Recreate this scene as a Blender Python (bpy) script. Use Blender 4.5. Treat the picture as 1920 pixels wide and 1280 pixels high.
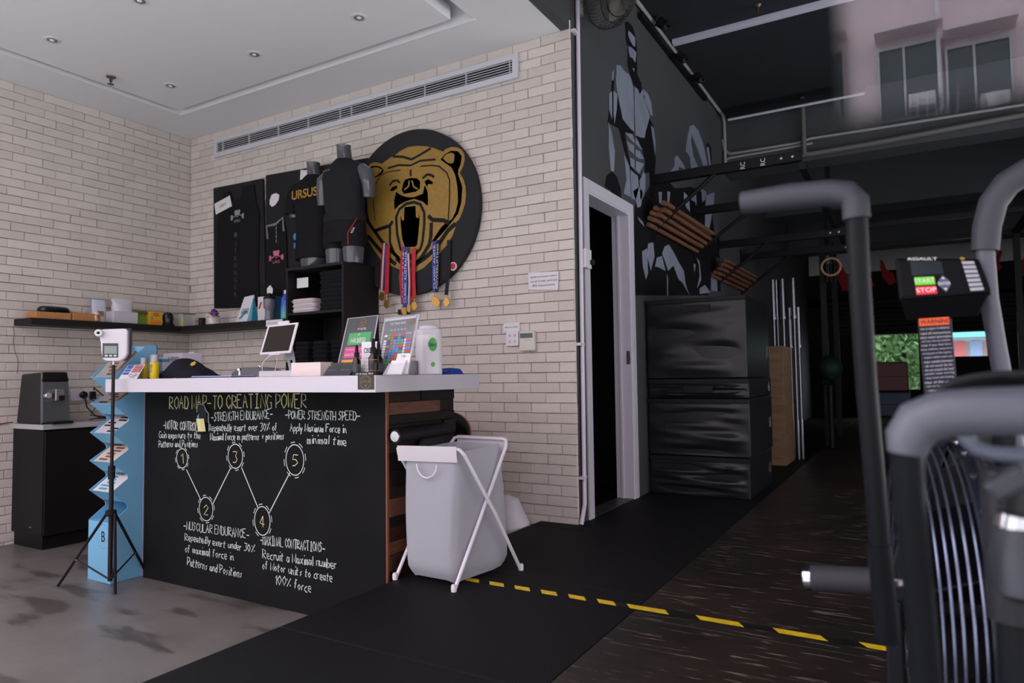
import bpy, bmesh, math, random
from mathutils import Vector, Matrix
from mathutils.geometry import tessellate_polygon
random.seed(7)
C = bpy.context.scene.collection
S = bpy.context.scene
for o in list(bpy.data.objects): bpy.data.objects.remove(o)

# ---------------- camera, sky, portals, exposure ----------------
def make_camera():
    cd = bpy.data.cameras.new('camera'); cam = bpy.data.objects.new('camera', cd); C.objects.link(cam)
    yaw, pitch, roll = -.5283, .0491, -.0135
    cy, sy, cp, sp = math.cos(yaw), math.sin(yaw), math.cos(pitch), math.sin(pitch)
    f = Vector((sy*cp, cy*cp, sp)); r = Vector((cy, -sy, 0)); u = r.cross(f)
    r2 = r*math.cos(roll)+u*math.sin(roll); u2 = u*math.cos(roll)-r*math.sin(roll)
    m = Matrix((r2, u2, -f)).transposed().to_4x4(); m.translation = (5.6956, -3.9126, .93)
    cam.matrix_world = m
    cd.sensor_width = 36; cd.lens = 1288.2174/1920*36; cd.clip_start = .02; cd.clip_end = 200
    cd.dof.use_dof = True; cd.dof.focus_distance = 3.3; cd.dof.aperture_fstop = 3.0
    S.camera = cam
make_camera()
w = bpy.data.worlds.new('overcast_sky'); S.world = w; w.use_nodes = True
bg = w.node_tree.nodes['Background']; bg.inputs[0].default_value = (.90, .94, 1.0, 1); bg.inputs[1].default_value = 6.0
def portal(x0, x1, z0, z1, y, back=False):
    l = bpy.data.lights.new('daylight_portal', 'AREA'); l.shape = 'RECTANGLE'; l.size = x1-x0; l.size_y = z1-z0
    l.cycles.is_portal = True
    o = bpy.data.objects.new('daylight_portal', l); C.objects.link(o); o.location = ((x0+x1)/2, y, (z0+z1)/2)
    o.rotation_euler = (math.radians(90), 0, math.pi if back else 0)
portal(5.5, 8.6, 0, 3.9, -4.12)
def daylight(name, loc, rot, sx, sy, radiance, col=(1, .985, .985)):   # open shopfronts: street daylight coming in level
    l = bpy.data.lights.new(name, 'AREA'); l.shape = 'RECTANGLE'; l.size = sx; l.size_y = sy; l.energy = radiance*sx*sy*math.pi; l.color = col
    o = bpy.data.objects.new(name, l); C.objects.link(o); o.location = loc; o.rotation_euler = rot
daylight('front_daylight', (2.67, -4.1, 1.12), (math.radians(90), 0, 0), 5.6, 2.7, .56)
daylight('side_daylight', (8.55, -.4, 1.15), (math.radians(90), 0, math.radians(90)), 7.0, 2.1, .34)
daylight('gym_front_daylight', (7.5, -4.1, 1.95), (math.radians(90), 0, 0), 1.9, 3.6, 1.6)
S.view_settings.view_transform = 'Standard'; S.view_settings.look = 'None'
S.view_settings.gamma = 1; S.view_settings.use_curve_mapping = False
S.view_settings.exposure = -.05
try:
    S.cycles.max_bounces = 8; S.cycles.diffuse_bounces = 5; S.cycles.glossy_bounces = 3
    S.cycles.transparent_max_bounces = 10; S.cycles.sample_clamp_indirect = 6; S.cycles.caustics_reflective = False
    S.cycles.caustics_refractive = False
except Exception: pass

# ---------------- helpers ----------------
def lin(c): return tuple((v/255/12.92 if v <= 10 else ((v/255+.055)/1.055)**2.4) for v in c)
MATS = {}
def M(name, c, rough=.6, metal=0, var=.0, scale=8, bump=0, emit=0, alpha=1, stretch=None, c2=None, spec=None, coat=0):
    if name in MATS: return MATS[name]
    m = bpy.data.materials.new(name); m.use_nodes = True; nt = m.node_tree; b = nt.nodes['Principled BSDF']
    col = (*lin(c), 1); b.inputs['Base Color'].default_value = col
    b.inputs['Roughness'].default_value = rough; b.inputs['Metallic'].default_value = metal
    if spec is None and max(c) < 60 and not metal and rough > .3: spec = .22
    if spec is not None: b.inputs['Specular IOR Level'].default_value = spec
    if coat: b.inputs['Coat Weight'].default_value = coat
    if var or bump or c2:
        tc = nt.nodes.new('ShaderNodeTexCoord'); mp = nt.nodes.new('ShaderNodeMapping'); nz = nt.nodes.new('ShaderNodeTexNoise')
        nt.links.new(tc.outputs['Object'], mp.inputs[0]); nt.links.new(mp.outputs[0], nz.inputs[0])
        if stretch: mp.inputs['Scale'].default_value = stretch
        nz.inputs['Scale'].default_value = scale; nz.inputs['Detail'].default_value = 5
        if var or c2:
            rp = nt.nodes.new('ShaderNodeValToRGB')
            a = lin(c2) if c2 else tuple(v*(1-var) for v in col[:3])
            bb = col[:3] if c2 else tuple(min(1, v*(1+var)) for v in col[:3])
            rp.color_ramp.elements[0].position = .3; rp.color_ramp.elements[1].position = .7
            rp.color_ramp.elements[0].color = (*a, 1); rp.color_ramp.elements[1].color = (*bb, 1)
            nt.links.new(nz.outputs[0], rp.inputs[0]); nt.links.new(rp.outputs[0], b.inputs['Base Color'])
        if bump:
            bp = nt.nodes.new('ShaderNodeBump'); bp.inputs['Strength'].default_value = 1; bp.inputs['Distance'].default_value = bump
            nt.links.new(nz.outputs[0], bp.inputs['Height']); nt.links.new(bp.outputs[0], b.inputs['Normal'])
    if emit:
        b.inputs['Emission Color'].default_value = col; b.inputs['Emission Strength'].default_value = emit
    if alpha < 1: b.inputs['Alpha'].default_value = alpha
    MATS[name] = m; return m
def tintmat(name, c, c2, rough, bump=.002, bscale=60):
    """plain colour that differs from piece to piece, with fine grain"""
    m = bpy.data.materials.new(name); m.use_nodes = True; nt = m.node_tree; b = nt.nodes['Principled BSDF']; n = nt.nodes.new
    oi = n('ShaderNodeObjectInfo'); ge = n('ShaderNodeNewGeometry'); ad = n('ShaderNodeMath'); ad.operation = 'ADD'
    fr = n('ShaderNodeMath'); fr.operation = 'FRACT'; tc = n('ShaderNodeTexCoord'); nz = n('ShaderNodeTexNoise'); mx = n('ShaderNodeMath'); mx.operation = 'MULTIPLY_ADD'
    lk = nt.links.new
    lk(oi.outputs['Random'], ad.inputs[0]); lk(ge.outputs['Random Per Island'], ad.inputs[1]); lk(ad.outputs[0], fr.inputs[0])
    lk(ge.outputs['Position'], nz.inputs[0]); nz.inputs['Scale'].default_value = 9; nz.inputs['Detail'].default_value = 6
    lk(nz.outputs[0], mx.inputs[0]); mx.inputs[1].default_value = .9; lk(fr.outputs[0], mx.inputs[2])
    dv = n('ShaderNodeMath'); dv.operation = 'MULTIPLY'; dv.inputs[1].default_value = .53; lk(mx.outputs[0], dv.inputs[0])
    cr = n('ShaderNodeValToRGB'); cr.color_ramp.elements[0].color = (*lin(c), 1); cr.color_ramp.elements[1].color = (*lin(c2), 1)
    lk(dv.outputs[0], cr.inputs[0]); lk(cr.outputs[0], b.inputs['Base Color']); b.inputs['Roughness'].default_value = rough
    nf = n('ShaderNodeTexNoise'); nf.inputs['Scale'].default_value = bscale; lk(ge.outputs['Position'], nf.inputs[0])
    bp = n('ShaderNodeBump'); bp.inputs['Distance'].default_value = bump; lk(nf.outputs[0], bp.inputs['Height']); lk(bp.outputs[0], b.inputs['Normal'])
    MATS[name] = m; return m

class MB:
    def __init__(s): s.v = []; s.f = []; s.mi = []; s.cur = 0
    def add(s, vs, fs):
        n = len(s.v); s.v += [tuple(v) for v in vs]; s.f += [tuple(i+n for i in f) for f in fs]; s.mi += [s.cur]*len(fs); return s
    def box(s, x0, x1, y0, y1, z0, z1):
        v = [(x, y, z) for x in (x0, x1) for y in (y0, y1) for z in (z0, z1)]
        return s.add(v, [(0, 1, 3, 2), (4, 6, 7, 5), (0, 4, 5, 1), (2, 3, 7, 6), (0, 2, 6, 4), (1, 5, 7, 3)])
    def hexa(s, b, t):  # bottom 4, top 4 (same winding)
        return s.add(list(b)+list(t), [(3, 2, 1, 0), (4, 5, 6, 7), (0, 1, 5, 4), (1, 2, 6, 5), (2, 3, 7, 6), (3, 0, 4, 7)])
    def obox(s, c, sx, sy, sz, m):  # box centred c, half sizes, 3x3 matrix
        c = Vector(c); v = [c+m@Vector((a*sx, b*sy, d*sz)) for a in (-1, 1) for b in (-1, 1) for d in (-1, 1)]
        return s.add(v, [(0, 1, 3, 2), (4, 6, 7, 5), (0, 4, 5, 1), (2, 3, 7, 6), (0, 2, 6, 4), (1, 5, 7, 3)])
    def bar(s, p, q, w, h=None, up=(0, 0, 1)):  # rectangular bar from p to q
        p, q = Vector(p), Vector(q); d = (q-p); L = d.length; d.normalize(); u = Vector(up)
        sd = d.cross(u)
        if sd.length < 1e-4: sd = d.cross(Vector((1, 0, 0)))
        sd.normalize(); u = sd.cross(d); h = h or w
        return s.obox((p+q)/2, w/2, L/2, h/2, Matrix((sd, d, u)).transposed())
    def tube(s, pts, r, seg=10, caps=True, closed=False):
        pts = [Vector(p) for p in pts]; n = len(pts); rs = r if isinstance(r, (list, tuple)) else [r]*n
        t0 = (pts[1]-pts[0]).normalized(); up = Vector((0, 0, 1)) if abs(t0.z) < .9 else Vector((1, 0, 0))
        a = t0.cross(up).normalized(); base = len(s.v); prev = t0
        for i, p in enumerate(pts):
            if closed: t = (pts[(i+1) % n]-pts[i-1]).normalized()
            else: t = (pts[min(i+1, n-1)]-pts[max(i-1, 0)]).normalized()
            a = (a-t*a.dot(t)).normalized(); b = t.cross(a)
            for k in range(seg):
                an = 2*math.pi*k/seg; s.v.append(tuple(p+(a*math.cos(an)+b*math.sin(an))*rs[i]))
        m = n if closed else n-1
        for i in range(m):
            for k in range(seg):
                j = (i+1) % n; s.f.append((base+i*seg+k, base+i*seg+(k+1) % seg, base+j*seg+(k+1) % seg, base+j*seg+k)); s.mi.append(s.cur)
        if caps and not closed:
            s.f.append(tuple(base+k for k in range(seg))[::-1]); s.f.append(tuple(base+(n-1)*seg+k for k in range(seg))); s.mi += [s.cur]*2
        return s
    def cyl(s, p, q, r, seg=16): return s.tube([p, q], r, seg)
    def lathe(s, c, prof, seg=20, axis='z', sx=1, sy=1):
        base = len(s.v); c = Vector(c)
        for (r, z) in prof:
            for k in range(seg):
                a = 2*math.pi*k/seg; x, y = r*math.cos(a)*sx, r*math.sin(a)*sy
                v = {'z': (x, y, z), 'y': (x, z, y), 'x': (z, x, y)}[axis]; s.v.append(tuple(c+Vector(v)))
        for i in range(len(prof)-1):
            for k in range(seg): s.f.append((base+i*seg+k, base+i*seg+(k+1) % seg, base+(i+1)*seg+(k+1) % seg, base+(i+1)*seg+k)); s.mi.append(s.cur)
        for i, rev in ((0, True), (len(prof)-1, False)):
            if prof[i][0] > 1e-5:
                f = tuple(base+i*seg+k for k in range(seg)); s.f.append(f[::-1] if rev else f); s.mi.append(s.cur)
        return s
    def loft(s, secs, seg=24, pw=1.0):  # (z, cx, cy, rx, ry)
        base = len(s.v)
        for (z, cx, cy, rx, ry) in secs:
            for k in range(seg):
                a = 2*math.pi*k/seg; ca, sa = math.cos(a), math.sin(a)
                s.v.append((cx+rx*math.copysign(abs(ca)**pw, ca), cy+ry*math.copysign(abs(sa)**pw, sa), z))
        for i in range(len(secs)-1):
            for k in range(seg): s.f.append((base+i*seg+k, base+i*seg+(k+1) % seg, base+(i+1)*seg+(k+1) % seg, base+(i+1)*seg+k)); s.mi.append(s.cur)
        s.f.append(tuple(base+k for k in range(seg))[::-1]); s.f.append(tuple(base+(len(secs)-1)*seg+k for k in range(seg))); s.mi += [s.cur]*2
        return s
    def poly(s, pts2, fn, t=0, flip=False):  # 2D polygon, fn(a,b,d)->3D, thickness t
        tri = tessellate_polygon([[Vector((a, b, 0)) for a, b in pts2]]); n = len(pts2)
        s.add([fn(a, b, t) for a, b in pts2], [tuple(x) for x in tri])
        if t:
            s.add([fn(a, b, 0) for a, b in pts2]+[fn(a, b, t) for a, b in pts2], [(i, (i+1) % n, n+(i+1) % n, n+i) for i in range(n)])
        return s
    def stroke(s, pts2, wd, fn, t=0, closed=False):  # flat ribbon along a 2D path
        p = [Vector(q) for q in pts2]; n = len(p); Lf = []; R = []
        for i in range(n):
            if closed: d = p[(i+1) % n]-p[i-1]
            else: d = p[min(i+1, n-1)]-p[max(i-1, 0)]
            if d.length < 1e-7: d = Vector((1, 0))
            d.normalize(); nn = Vector((-d.y, d.x))*wd/2
            if not closed and n > 2 and i in (0, n-1) and t < 0: nn *= .3
            Lf.append(p[i]+nn); R.append(p[i]-nn)
        t = abs(t)
        v = [fn(a.x, a.y, t) for a in Lf]+[fn(a.x, a.y, t) for a in R]
        m = n if closed else n-1
        return s.add(v, [(i, (i+1) % n, n+(i+1) % n, n+i) for i in range(m)])
    def grid(s, fn, nu, nv):
        base = len(s.v)
        for i in range(nu+1):
            for j in range(nv+1): s.v.append(tuple(fn(i/nu, j/nv)))
        for i in range(nu):
            for j in range(nv):
                a = base+i*(nv+1)+j; s.f.append((a, a+nv+1, a+nv+2, a+1)); s.mi.append(s.cur)
        return s
    def out(s, name, mat, parent=None, bev=0, smooth=False, sub=0, solid=0, local=False, jit=0):
        off = Vector((0, 0, 0))
        if parent is not None and not local:
            q = parent
            while q is not None: off += Vector(q.location); q = q.parent
        me = bpy.data.meshes.new(name); me.from_pydata([tuple(Vector(v)-off) for v in s.v] if off.length else s.v, [], s.f)
        ms = mat if isinstance(mat, (list, tuple)) else [mat]
        for x in ms: me.materials.append(x)
        if len(ms) > 1: me.polygons.foreach_set('material_index', s.mi)
        bm = bmesh.new(); bm.from_mesh(me)
        if bev or sub: bmesh.ops.remove_doubles(bm, verts=bm.verts, dist=1e-5)
        bmesh.ops.recalc_face_normals(bm, faces=bm.faces); bm.to_mesh(me); bm.free()
        o = bpy.data.objects.new(name, me); C.objects.link(o)
        if parent is not None: o.parent = parent
        if bev:
            md = o.modifiers.new('bevel', 'BEVEL'); md.width = bev; md.segments = 2; md.limit_method = 'ANGLE'
        if solid:
            md = o.modifiers.new('solid', 'SOLIDIFY'); md.thickness = solid; md.offset = 0
        if sub:
            md = o.modifiers.new('sub', 'SUBSURF'); md.levels = sub; md.render_levels = sub
        if smooth or sub:
            me.polygons.foreach_set('use_smooth', [True]*len(me.polygons))
            if not sub:
                try: me.set_sharp_from_angle(angle=math.radians(38))
                except Exception: pass
        return o
def tag(o, label=None, cat=None, group=None, kind=None):
    for k, v in (('label', label), ('category', cat), ('group', group), ('kind', kind)):
        if v: o[k] = v
    return o
def T(name, label, cat, loc=(0, 0, 0), rz=0, group=None):
    o = bpy.data.objects.new(name, None); C.objects.link(o); o.location = loc; o.rotation_euler = (0, 0, rz)
    return tag(o, label, cat, group)
def dup(root, loc, rz=0, label=None, parent=None):
    r = root.copy(); C.objects.link(r)
    if parent is not None: r.parent = parent
    else:
        r.location = loc; r.rotation_euler = (0, 0, rz)
        if label: r['label'] = label
    for ch in list(root.children): dup(ch, None, parent=r)
    return r
def text(s, o, u, v, h, mat, parent, w=None, name='lettering', align='CENTER', off=.0006, shear=0, bold=0):
    """flat printed lettering: o = centre, u = reading direction, v = up"""
    cu = bpy.data.curves.new('t', 'FONT'); cu.body = s; cu.align_x = align; cu.size = 1; cu.shear = shear; cu.offset = bold
    to = bpy.data.objects.new('t', cu); C.objects.link(to)
    dg = bpy.context.evaluated_depsgraph_get(); me = bpy.data.meshes.new_from_object(to.evaluated_get(dg))
    bpy.data.objects.remove(to)
    u, v = Vector(u).normalized(), Vector(v).normalized(); n = u.cross(v); o = Vector(o)
    xs = [p.co.x for p in me.vertices]; ys = [p.co.y for p in me.vertices]
    hh = max(ys)-min(ys) or 1; ww = max(xs)-min(xs) or 1; sc = h/hh; sx = (w/ww) if w else sc
    cx = (max(xs)+min(xs))/2 if align == 'CENTER' else min(xs); cyy = (max(ys)+min(ys))/2
    offp = Vector((0, 0, 0)); q = parent
    while q is not None: offp += Vector(q.location); q = q.parent
    for p in me.vertices: p.co = o+u*((p.co.x-cx)*sx)+v*((p.co.y-cyy)*sc)+n*off-offp
    me.materials.clear(); me.materials.append(mat)
    ob = bpy.data.objects.new(name, me); me.name = name; C.objects.link(ob); ob.parent = parent
    return ob
X, Y, Z = Vector((1, 0, 0)), Vector((0, 1, 0)), Vector((0, 0, 1))
def RZ(a): return Matrix.Rotation(a, 3, 'Z')

# ---------------- materials ----------------
white = M('white_laminate', (202, 199, 207), .35)
black = M('matte_black', (22, 22, 24), .55)
blackg = M('black_gloss', (14, 14, 16), .25)
steel = M('brushed_steel', (170, 170, 175), .3, 1)
chrome = M('chrome', (215, 215, 220), .12, 1)
paper = M('paper', (228, 226, 230), .8)
ink = M('black_ink', (25, 25, 28), .7)
gold = M('gold_print', (150, 118, 45), .5)
whitepl = M('white_plastic', (225, 222, 228), .4)
brickm = tintmat('whitewashed_brick', (202, 193, 185), (223, 215, 207), .85, .003, 70)
woods = [M('plank_%d' % i, c, .6, var=.35, scale=14, stretch=(1, 1, 5), bump=.002) for i, c in enumerate(((26, 18, 15), (52, 30, 20), (20, 15, 14), (96, 58, 36), (40, 26, 20)))]

# ---------------- structure ----------------
HF, HC, HG = -.245, 3.1455, 3.92        # lower floor, white ceiling, gym ceiling
XW, YF = 3.868, -4.05
def struct(o, kind='structure'): o['kind'] = kind; return o
def sbox(name, x0, x1, y0, y1, z0, z1, m): return struct(MB().box(x0, x1, y0, y1, z0, z1).out(name, m))
# concrete floor with stains
cm = bpy.data.materials.new('polished_concrete'); cm.use_nodes = True; nt = cm.node_tree; b = nt.nodes['Principled BSDF']; nn = nt.nodes.new; lk = nt.links.new
tc = nn('ShaderNodeTexCoord'); n1 = nn('ShaderNodeTexNoise'); n1.inputs['Scale'].default_value = 1.6; n1.inputs['Detail'].default_value = 8; n1.inputs['Roughness'].default_value = .65
n2 = nn('ShaderNodeTexNoise'); n2.inputs['Scale'].default_value = 3.2; n2.inputs['Detail'].default_value = 6; mp = nn('ShaderNodeMapping'); mp.inputs['Scale'].default_value = (.7, 2.4, 1); mp.inputs['Rotation'].default_value = (0, 0, .6)
lk(tc.outputs['Object'], n1.inputs[0]); lk(tc.outputs['Object'], mp.inputs[0]); lk(mp.outputs[0], n2.inputs[0])
r1 = nn('ShaderNodeValToRGB'); r1.color_ramp.elements[0].position = .3; r1.color_ramp.elements[0].color = (*lin((92, 87, 83)), 1); r1.color_ramp.elements[1].position = .72; r1.color_ramp.elements[1].color = (*lin((124, 120, 117)), 1)
r2 = nn('ShaderNodeValToRGB'); r2.color_ramp.elements[0].position = .36; r2.color_ramp.elements[0].color = (.18, .17, .16, 1); r2.color_ramp.elements[1].position = .45; r2.color_ramp.elements[1].color = (1, 1, 1, 1)
mx = nn('ShaderNodeMix'); mx.data_type = 'RGBA'; mx.blend_type = 'MULTIPLY'; mx.inputs[0].default_value = .6
lk(n1.outputs[0], r1.inputs[0]); lk(n2.outputs[0], r2.inputs[0]); lk(r1.outputs[0], mx.inputs[6]); lk(r2.outputs[0], mx.inputs[7]); lk(mx.outputs[2], b.inputs['Base Color'])
b.inputs['Roughness'].default_value = .38
struct(MB().box(-.3, 3.60, YF, 0.3, HF-.1, HF).out('floor', cm))
# raised gym platform: base slab, rubber tiles, worn wooden boards
slab = struct(MB().box(3.612, 9, YF, 12, HF-.1, -.02).out('trim_1', M('slab', (70, 68, 66), .8)))
slab['label'] = 'dark slab under the raised gym floor'
fl = bpy.data.objects.new('floor_gym', None); C.objects.link(fl); struct(fl)
rub = bpy.data.materials.new('speckled_rubber'); rub.use_nodes = True; nt = rub.node_tree; b = nt.nodes['Principled BSDF']; nn = nt.nodes.new; lk = nt.links.new
ge = nn('ShaderNodeNewGeometry'); vo = nn('ShaderNodeTexVoronoi'); vo.inputs['Scale'].default_value = 90; lk(ge.outputs['Position'], vo.inputs[0])
rp = nn('ShaderNodeValToRGB'); rp.color_ramp.elements[0].color = (.16, .165, .18, 1); rp.color_ramp.elements[0].position = .06; rp.color_ramp.elements[1].position = .1; rp.color_ramp.elements[1].color = (*lin((22, 22, 24)), 1)
wn = nn('ShaderNodeTexWhiteNoise'); lk(vo.outputs['Position'], wn.inputs[0]); gt = nn('ShaderNodeMath'); gt.operation = 'GREATER_THAN'; gt.inputs[1].default_value = .8; lk(wn.outputs[0], gt.inputs[0])
mxr = nn('ShaderNodeMix'); mxr.data_type = 'RGBA'; mxr.inputs[6].default_value = (*lin((22, 22, 24)), 1); lk(gt.outputs[0], mxr.inputs[0]); lk(vo.outputs['Distance'], rp.inputs[0]); lk(rp.outputs[0], mxr.inputs[7]); lk(mxr.outputs[2], b.inputs['Base Color'])
b.inputs['Roughness'].default_value = .65; b.inputs['Specular IOR Level'].default_value = .12
for y0 in [-4.05+k*.98 for k in range(16)]:
    MB().box(3.604, 4.709, y0+.002, min(12, y0+.978), -.02, 0).out('rubber_tile', rub, fl, bev=.003)
wd = bpy.data.materials.new('worn_floorboard'); wd.use_nodes = True; nt = wd.node_tree; b = nt.nodes['Principled BSDF']; nn = nt.nodes.new; lk = nt.links.new
ge = nn('ShaderNodeNewGeometry'); mp = nn('ShaderNodeMapping'); mp.inputs['Scale'].default_value = (1.3, 9, 1); n1 = nn('ShaderNodeTexNoise'); n1.inputs['Scale'].default_value = 3.5; n1.inputs['Detail'].default_value = 8; n1.inputs['Roughness'].default_value = .7
lk(ge.outputs['Position'], mp.inputs[0]); lk(mp.outputs[0], n1.inputs[0])
rp = nn('ShaderNodeValToRGB'); e = rp.color_ramp.elements; e[0].position = .35; e[0].color = (*lin((24, 21, 19)), 1); e[1].position = .62; e[1].color = (*lin((38, 33, 29)), 1)
mp2 = nn('ShaderNodeMapping'); mp2.inputs['Scale'].default_value = (2.4, 24, 1); n3 = nn('ShaderNodeTexNoise'); n3.inputs['Scale'].default_value = 2.2; n3.inputs['Detail'].default_value = 4; n3.inputs['Roughness'].default_value = .6
lk(ge.outputs['Position'], mp2.inputs[0]); lk(mp2.outputs[0], n3.inputs[0]); th3 = nn('ShaderNodeMapRange'); th3.inputs[1].default_value = .60; th3.inputs[2].default_value = .66; lk(n3.outputs[0], th3.inputs[0])
n4 = nn('ShaderNodeTexNoise'); n4.inputs['Scale'].default_value = 1.1; n4.inputs['Detail'].default_value = 5; lk(ge.outputs['Position'], n4.inputs[0]); r4 = nn('ShaderNodeMapRange'); r4.inputs[1].default_value = .5; r4.inputs[2].default_value = .75; lk(n4.outputs[0], r4.inputs[0])
m4 = nn('ShaderNodeMix'); m4.data_type = 'RGBA'; m4.inputs[7].default_value = (*lin((52, 42, 34)), 1); lk(r4.outputs[0], m4.inputs[0]); lk(rp.outputs[0], m4.inputs[6])
m5 = nn('ShaderNodeMix'); m5.data_type = 'RGBA'; m5.inputs[7].default_value = (*lin((122, 110, 100)), 1); lk(th3.outputs[0], m5.inputs[0]); lk(m4.outputs[2], m5.inputs[6]); lk(n1.outputs[0], rp.inputs[0]); lk(m5.outputs[2], b.inputs['Base Color']); b.inputs['Roughness'].default_value = .45; b.inputs['Specular IOR Level'].default_value = .35
for k in range(12):
    for j, (xa, xb) in enumerate(((4.712, 5.93), (5.932, 7.15), (7.152, 9))):
        y0 = -4.05+k*1.34+(.4 if j % 2 else 0)
        MB().box(xa, xb, y0+.001, min(y0+1.339, 12), -.02, 0).out('floor_board', wd, fl, bev=.002)

# walls behind the bricks
bk = M('dark_joint', (104, 90, 82), .9)
wb = sbox('wall_back', -.15, XW-.002, .022, .15, HF, 3.95, bk)
wl = sbox('wall_left', -.15, -.022, YF, .15, HF, 3.95, bk)
def brickset(wall, plane):
    dz, L, g = .06475, .2075, .0006; rows = []
    for k in range(53):
        z1 = HC-.0006-k*dz; z0 = max(z1-dz+.0022, HF)
        if z1-HF < .01: break
        full = XW if plane == 'b' else -YF
        if plane == 'b':
            xr = XW; first = .107 if k % 2 else L; x1 = XW+.0; lim = 0
            a = [x1]
            a.append(x1-first+random.uniform(-.006, .006))
            while a[-1] > 0: a.append(a[-1]-L+random.uniform(-.008, .008))
            a[-1] = max(a[-1], 0) if a[-1] > -.05 else 0
        else:
            a = [.018, -(.11 if k % 2 else .2)]
            while a[-1] > YF+.02: a.append(max(YF, a[-1]-L+random.uniform(-.008, .008)))
        for i in range(len(a)-1):
            if a[i]-a[i+1] > .015: rows.append((a[i+1]+g/2, a[i]-g/2, z0, z1))
    def vis(r):
        c = (r[0]+r[1])/2; z = (r[2]+r[3])/2
        if plane == 'b':
            if c < 2.45 or (1.2 < z < 2.72 and (c-2.62)**2+(z-2.11)**2 < .52**2) or (c < 3.35 and z < .86): return 99-c
            return -c
        if c < -1.62 or (z < .6) : return 99-c
        return c
    rows.sort(key=vis)
    protos = []
    def one(mb, x0, x1, z0, z1, d, loc=None):
        j = [random.uniform(-.0025, .0025) for _ in range(8)]; e = .004
        fr = [(x0+e, z0+e*.5), (x1-e, z0+e*.5), (x1-e, z1-e*.5), (x0+e, z1-e*.5)]; bkk = [(x0, z0), (x1, z0), (x1, z1), (x0, z1)]
        mid = d*.55
        vs = [(p[0], .022, p[1]) for p in bkk]+[(p[0]+j[i], .022-mid*1.0, p[1]+j[i+4]*.4) for i, p in enumerate(bkk)]+[(p[0], .022-d-j[i]*.8, p[1]) for i, p in enumerate(fr)]
        fs = [(i, (i+1) % 4, 4+(i+1) % 4, 4+i) for i in range(4)]+[(4+i, 4+(i+1) % 4, 8+(i+1) % 4, 8+i) for i in range(4)]+[(8, 9, 10, 11)]
        if plane == 'l': vs = [(-v[1], v[0], v[2]) for v in vs]
        return mb.add(vs, fs)
    meshes = {}
    for r in rows[:300]:
        wdt = r[1]-r[0]; key = (round(wdt, 2), round(r[3]-r[2], 2), random.randrange(5))
        if key not in meshes:
            ob = one(MB(), -wdt/2, wdt/2, 0, r[3]-r[2], .019).out('brick', brickm, wall); meshes[key] = (ob.data, wdt)
        else:
            ob = bpy.data.objects.new('brick', meshes[key][0]); C.objects.link(ob); ob.parent = wall
        c = (r[0]+r[1])/2; dd = random.uniform(-.0025, .003)
        ob.location = (c, dd, r[2]) if plane == 'b' else (dd, c, r[2])
        q = wdt/meshes[key][1]; ob.scale = (q, 1, 1) if plane == 'b' else (1, q, 1); ob.rotation_euler = (0, random.uniform(-.004, .004), 0) if plane == 'b' else (random.uniform(-.004, .004), 0, 0)
    mb = MB()
    for r in rows[300:]: one(mb, *r, .019+random.uniform(-.0025, .003))
    struct(mb.out('brickwork', brickm, wall), 'stuff')
brickset(wb, 'b'); brickset(wl, 'l')

# ceiling of the reception with the recessed tray
cw = M('ceiling_paint', (226, 226, 229), .85)
cl = MB(); H = HC
ox0, ox1, oy1, oy0 = .48, 3.41, -.42, YF+.6      # opening
cl.box(-.1, ox0, YF, .1, H, H+.06); cl.box(ox1, XW-.002, YF, .1, H, H+.06); cl.box(ox0, ox1, oy1, .1, H, H+.06); cl.box(ox0, ox1, YF, oy0, H, H+.06)
cl.box(ox0-.1, ox1+.1, oy0-.1, oy1+.1, H+.2, H+.24)
cl.box(ox0-.02, ox0-.006, oy0, oy1+.02, H+.055, H+.2); cl.box(ox1+.006, ox1+.02, oy0, oy1+.02, H+.055, H+.2); cl.box(ox0, ox1, oy1+.006, oy1+.02, H+.055, H+.2)
ce = struct(cl.out('ceiling', cw))
MB().box(ox0+.055, ox1-.13, oy0+.1, oy1-.06, H+.003, H+.09).out('tray_panel', cw, ce, bev=.003)
for a in ((ox0, oy1),):
    MB().bar((ox0-.012, oy1+.01, H-.002), (ox1+.01, oy1+.01, H-.002), .016, .008).bar((ox0-.01, oy1, H-.002), (ox0-.01, oy0, H-.002), .016, .008).out('tray_bead', cw, ce, bev=.003)
# gym shell
gw = M('charcoal_paint', (66, 67, 71), .75, var=.12, scale=1.5); gd = M('dark_ceiling_paint', (42, 44, 50), .8, var=.1, scale=2)
mbw = MB(); dy0, dy1, dz1 = .235, 1.0, 2.15
mbw.box(XW-.12, XW, .024, dy0-.02, HF, HG).box(XW-.12, XW, dy1+.02, 11.5, HF, HG).box(XW-.12, XW, dy0-.02, dy1+.02, dz1+.02, HG).box(XW-.06, XW, YF, 0, HC-.002, HG)
ws = struct(mbw.out('wall_gym', gw))
sbox('ceiling_gym', XW-.1, 9, YF, 11.6, HG, HG+.1, gd)
struct(MB().box(8.6, 8.7, 3.2, 11.6, 0, HG).box(8.6, 8.7, YF, 3.2, 2.25, HG).out('wall_right', gw))  # unseen; strip over the side opening hangs low to cut sky light
struct(MB().box(15, 16, -12, 14, -.3, 9).box(14.2, 15, -12, 14, 3.2, 3.5).out('wall_sky_block', M('pale_render', (190, 180, 178), .8)))  # unseen side-street building, added to hold back sky light
def beam(n, y0, y1, z): return sbox(n, XW, 8.6, y0, y1, z, HG, M('beam_paint', (66, 68, 73), .7, var=.1, scale=1.2))
beam('trim_2', 4.15, 4.5, 3.235)
beam('trim_3', 6.8, 7.3, 3.224)
beam('trim_4', 9.0, 9.5, 3.001)
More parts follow.
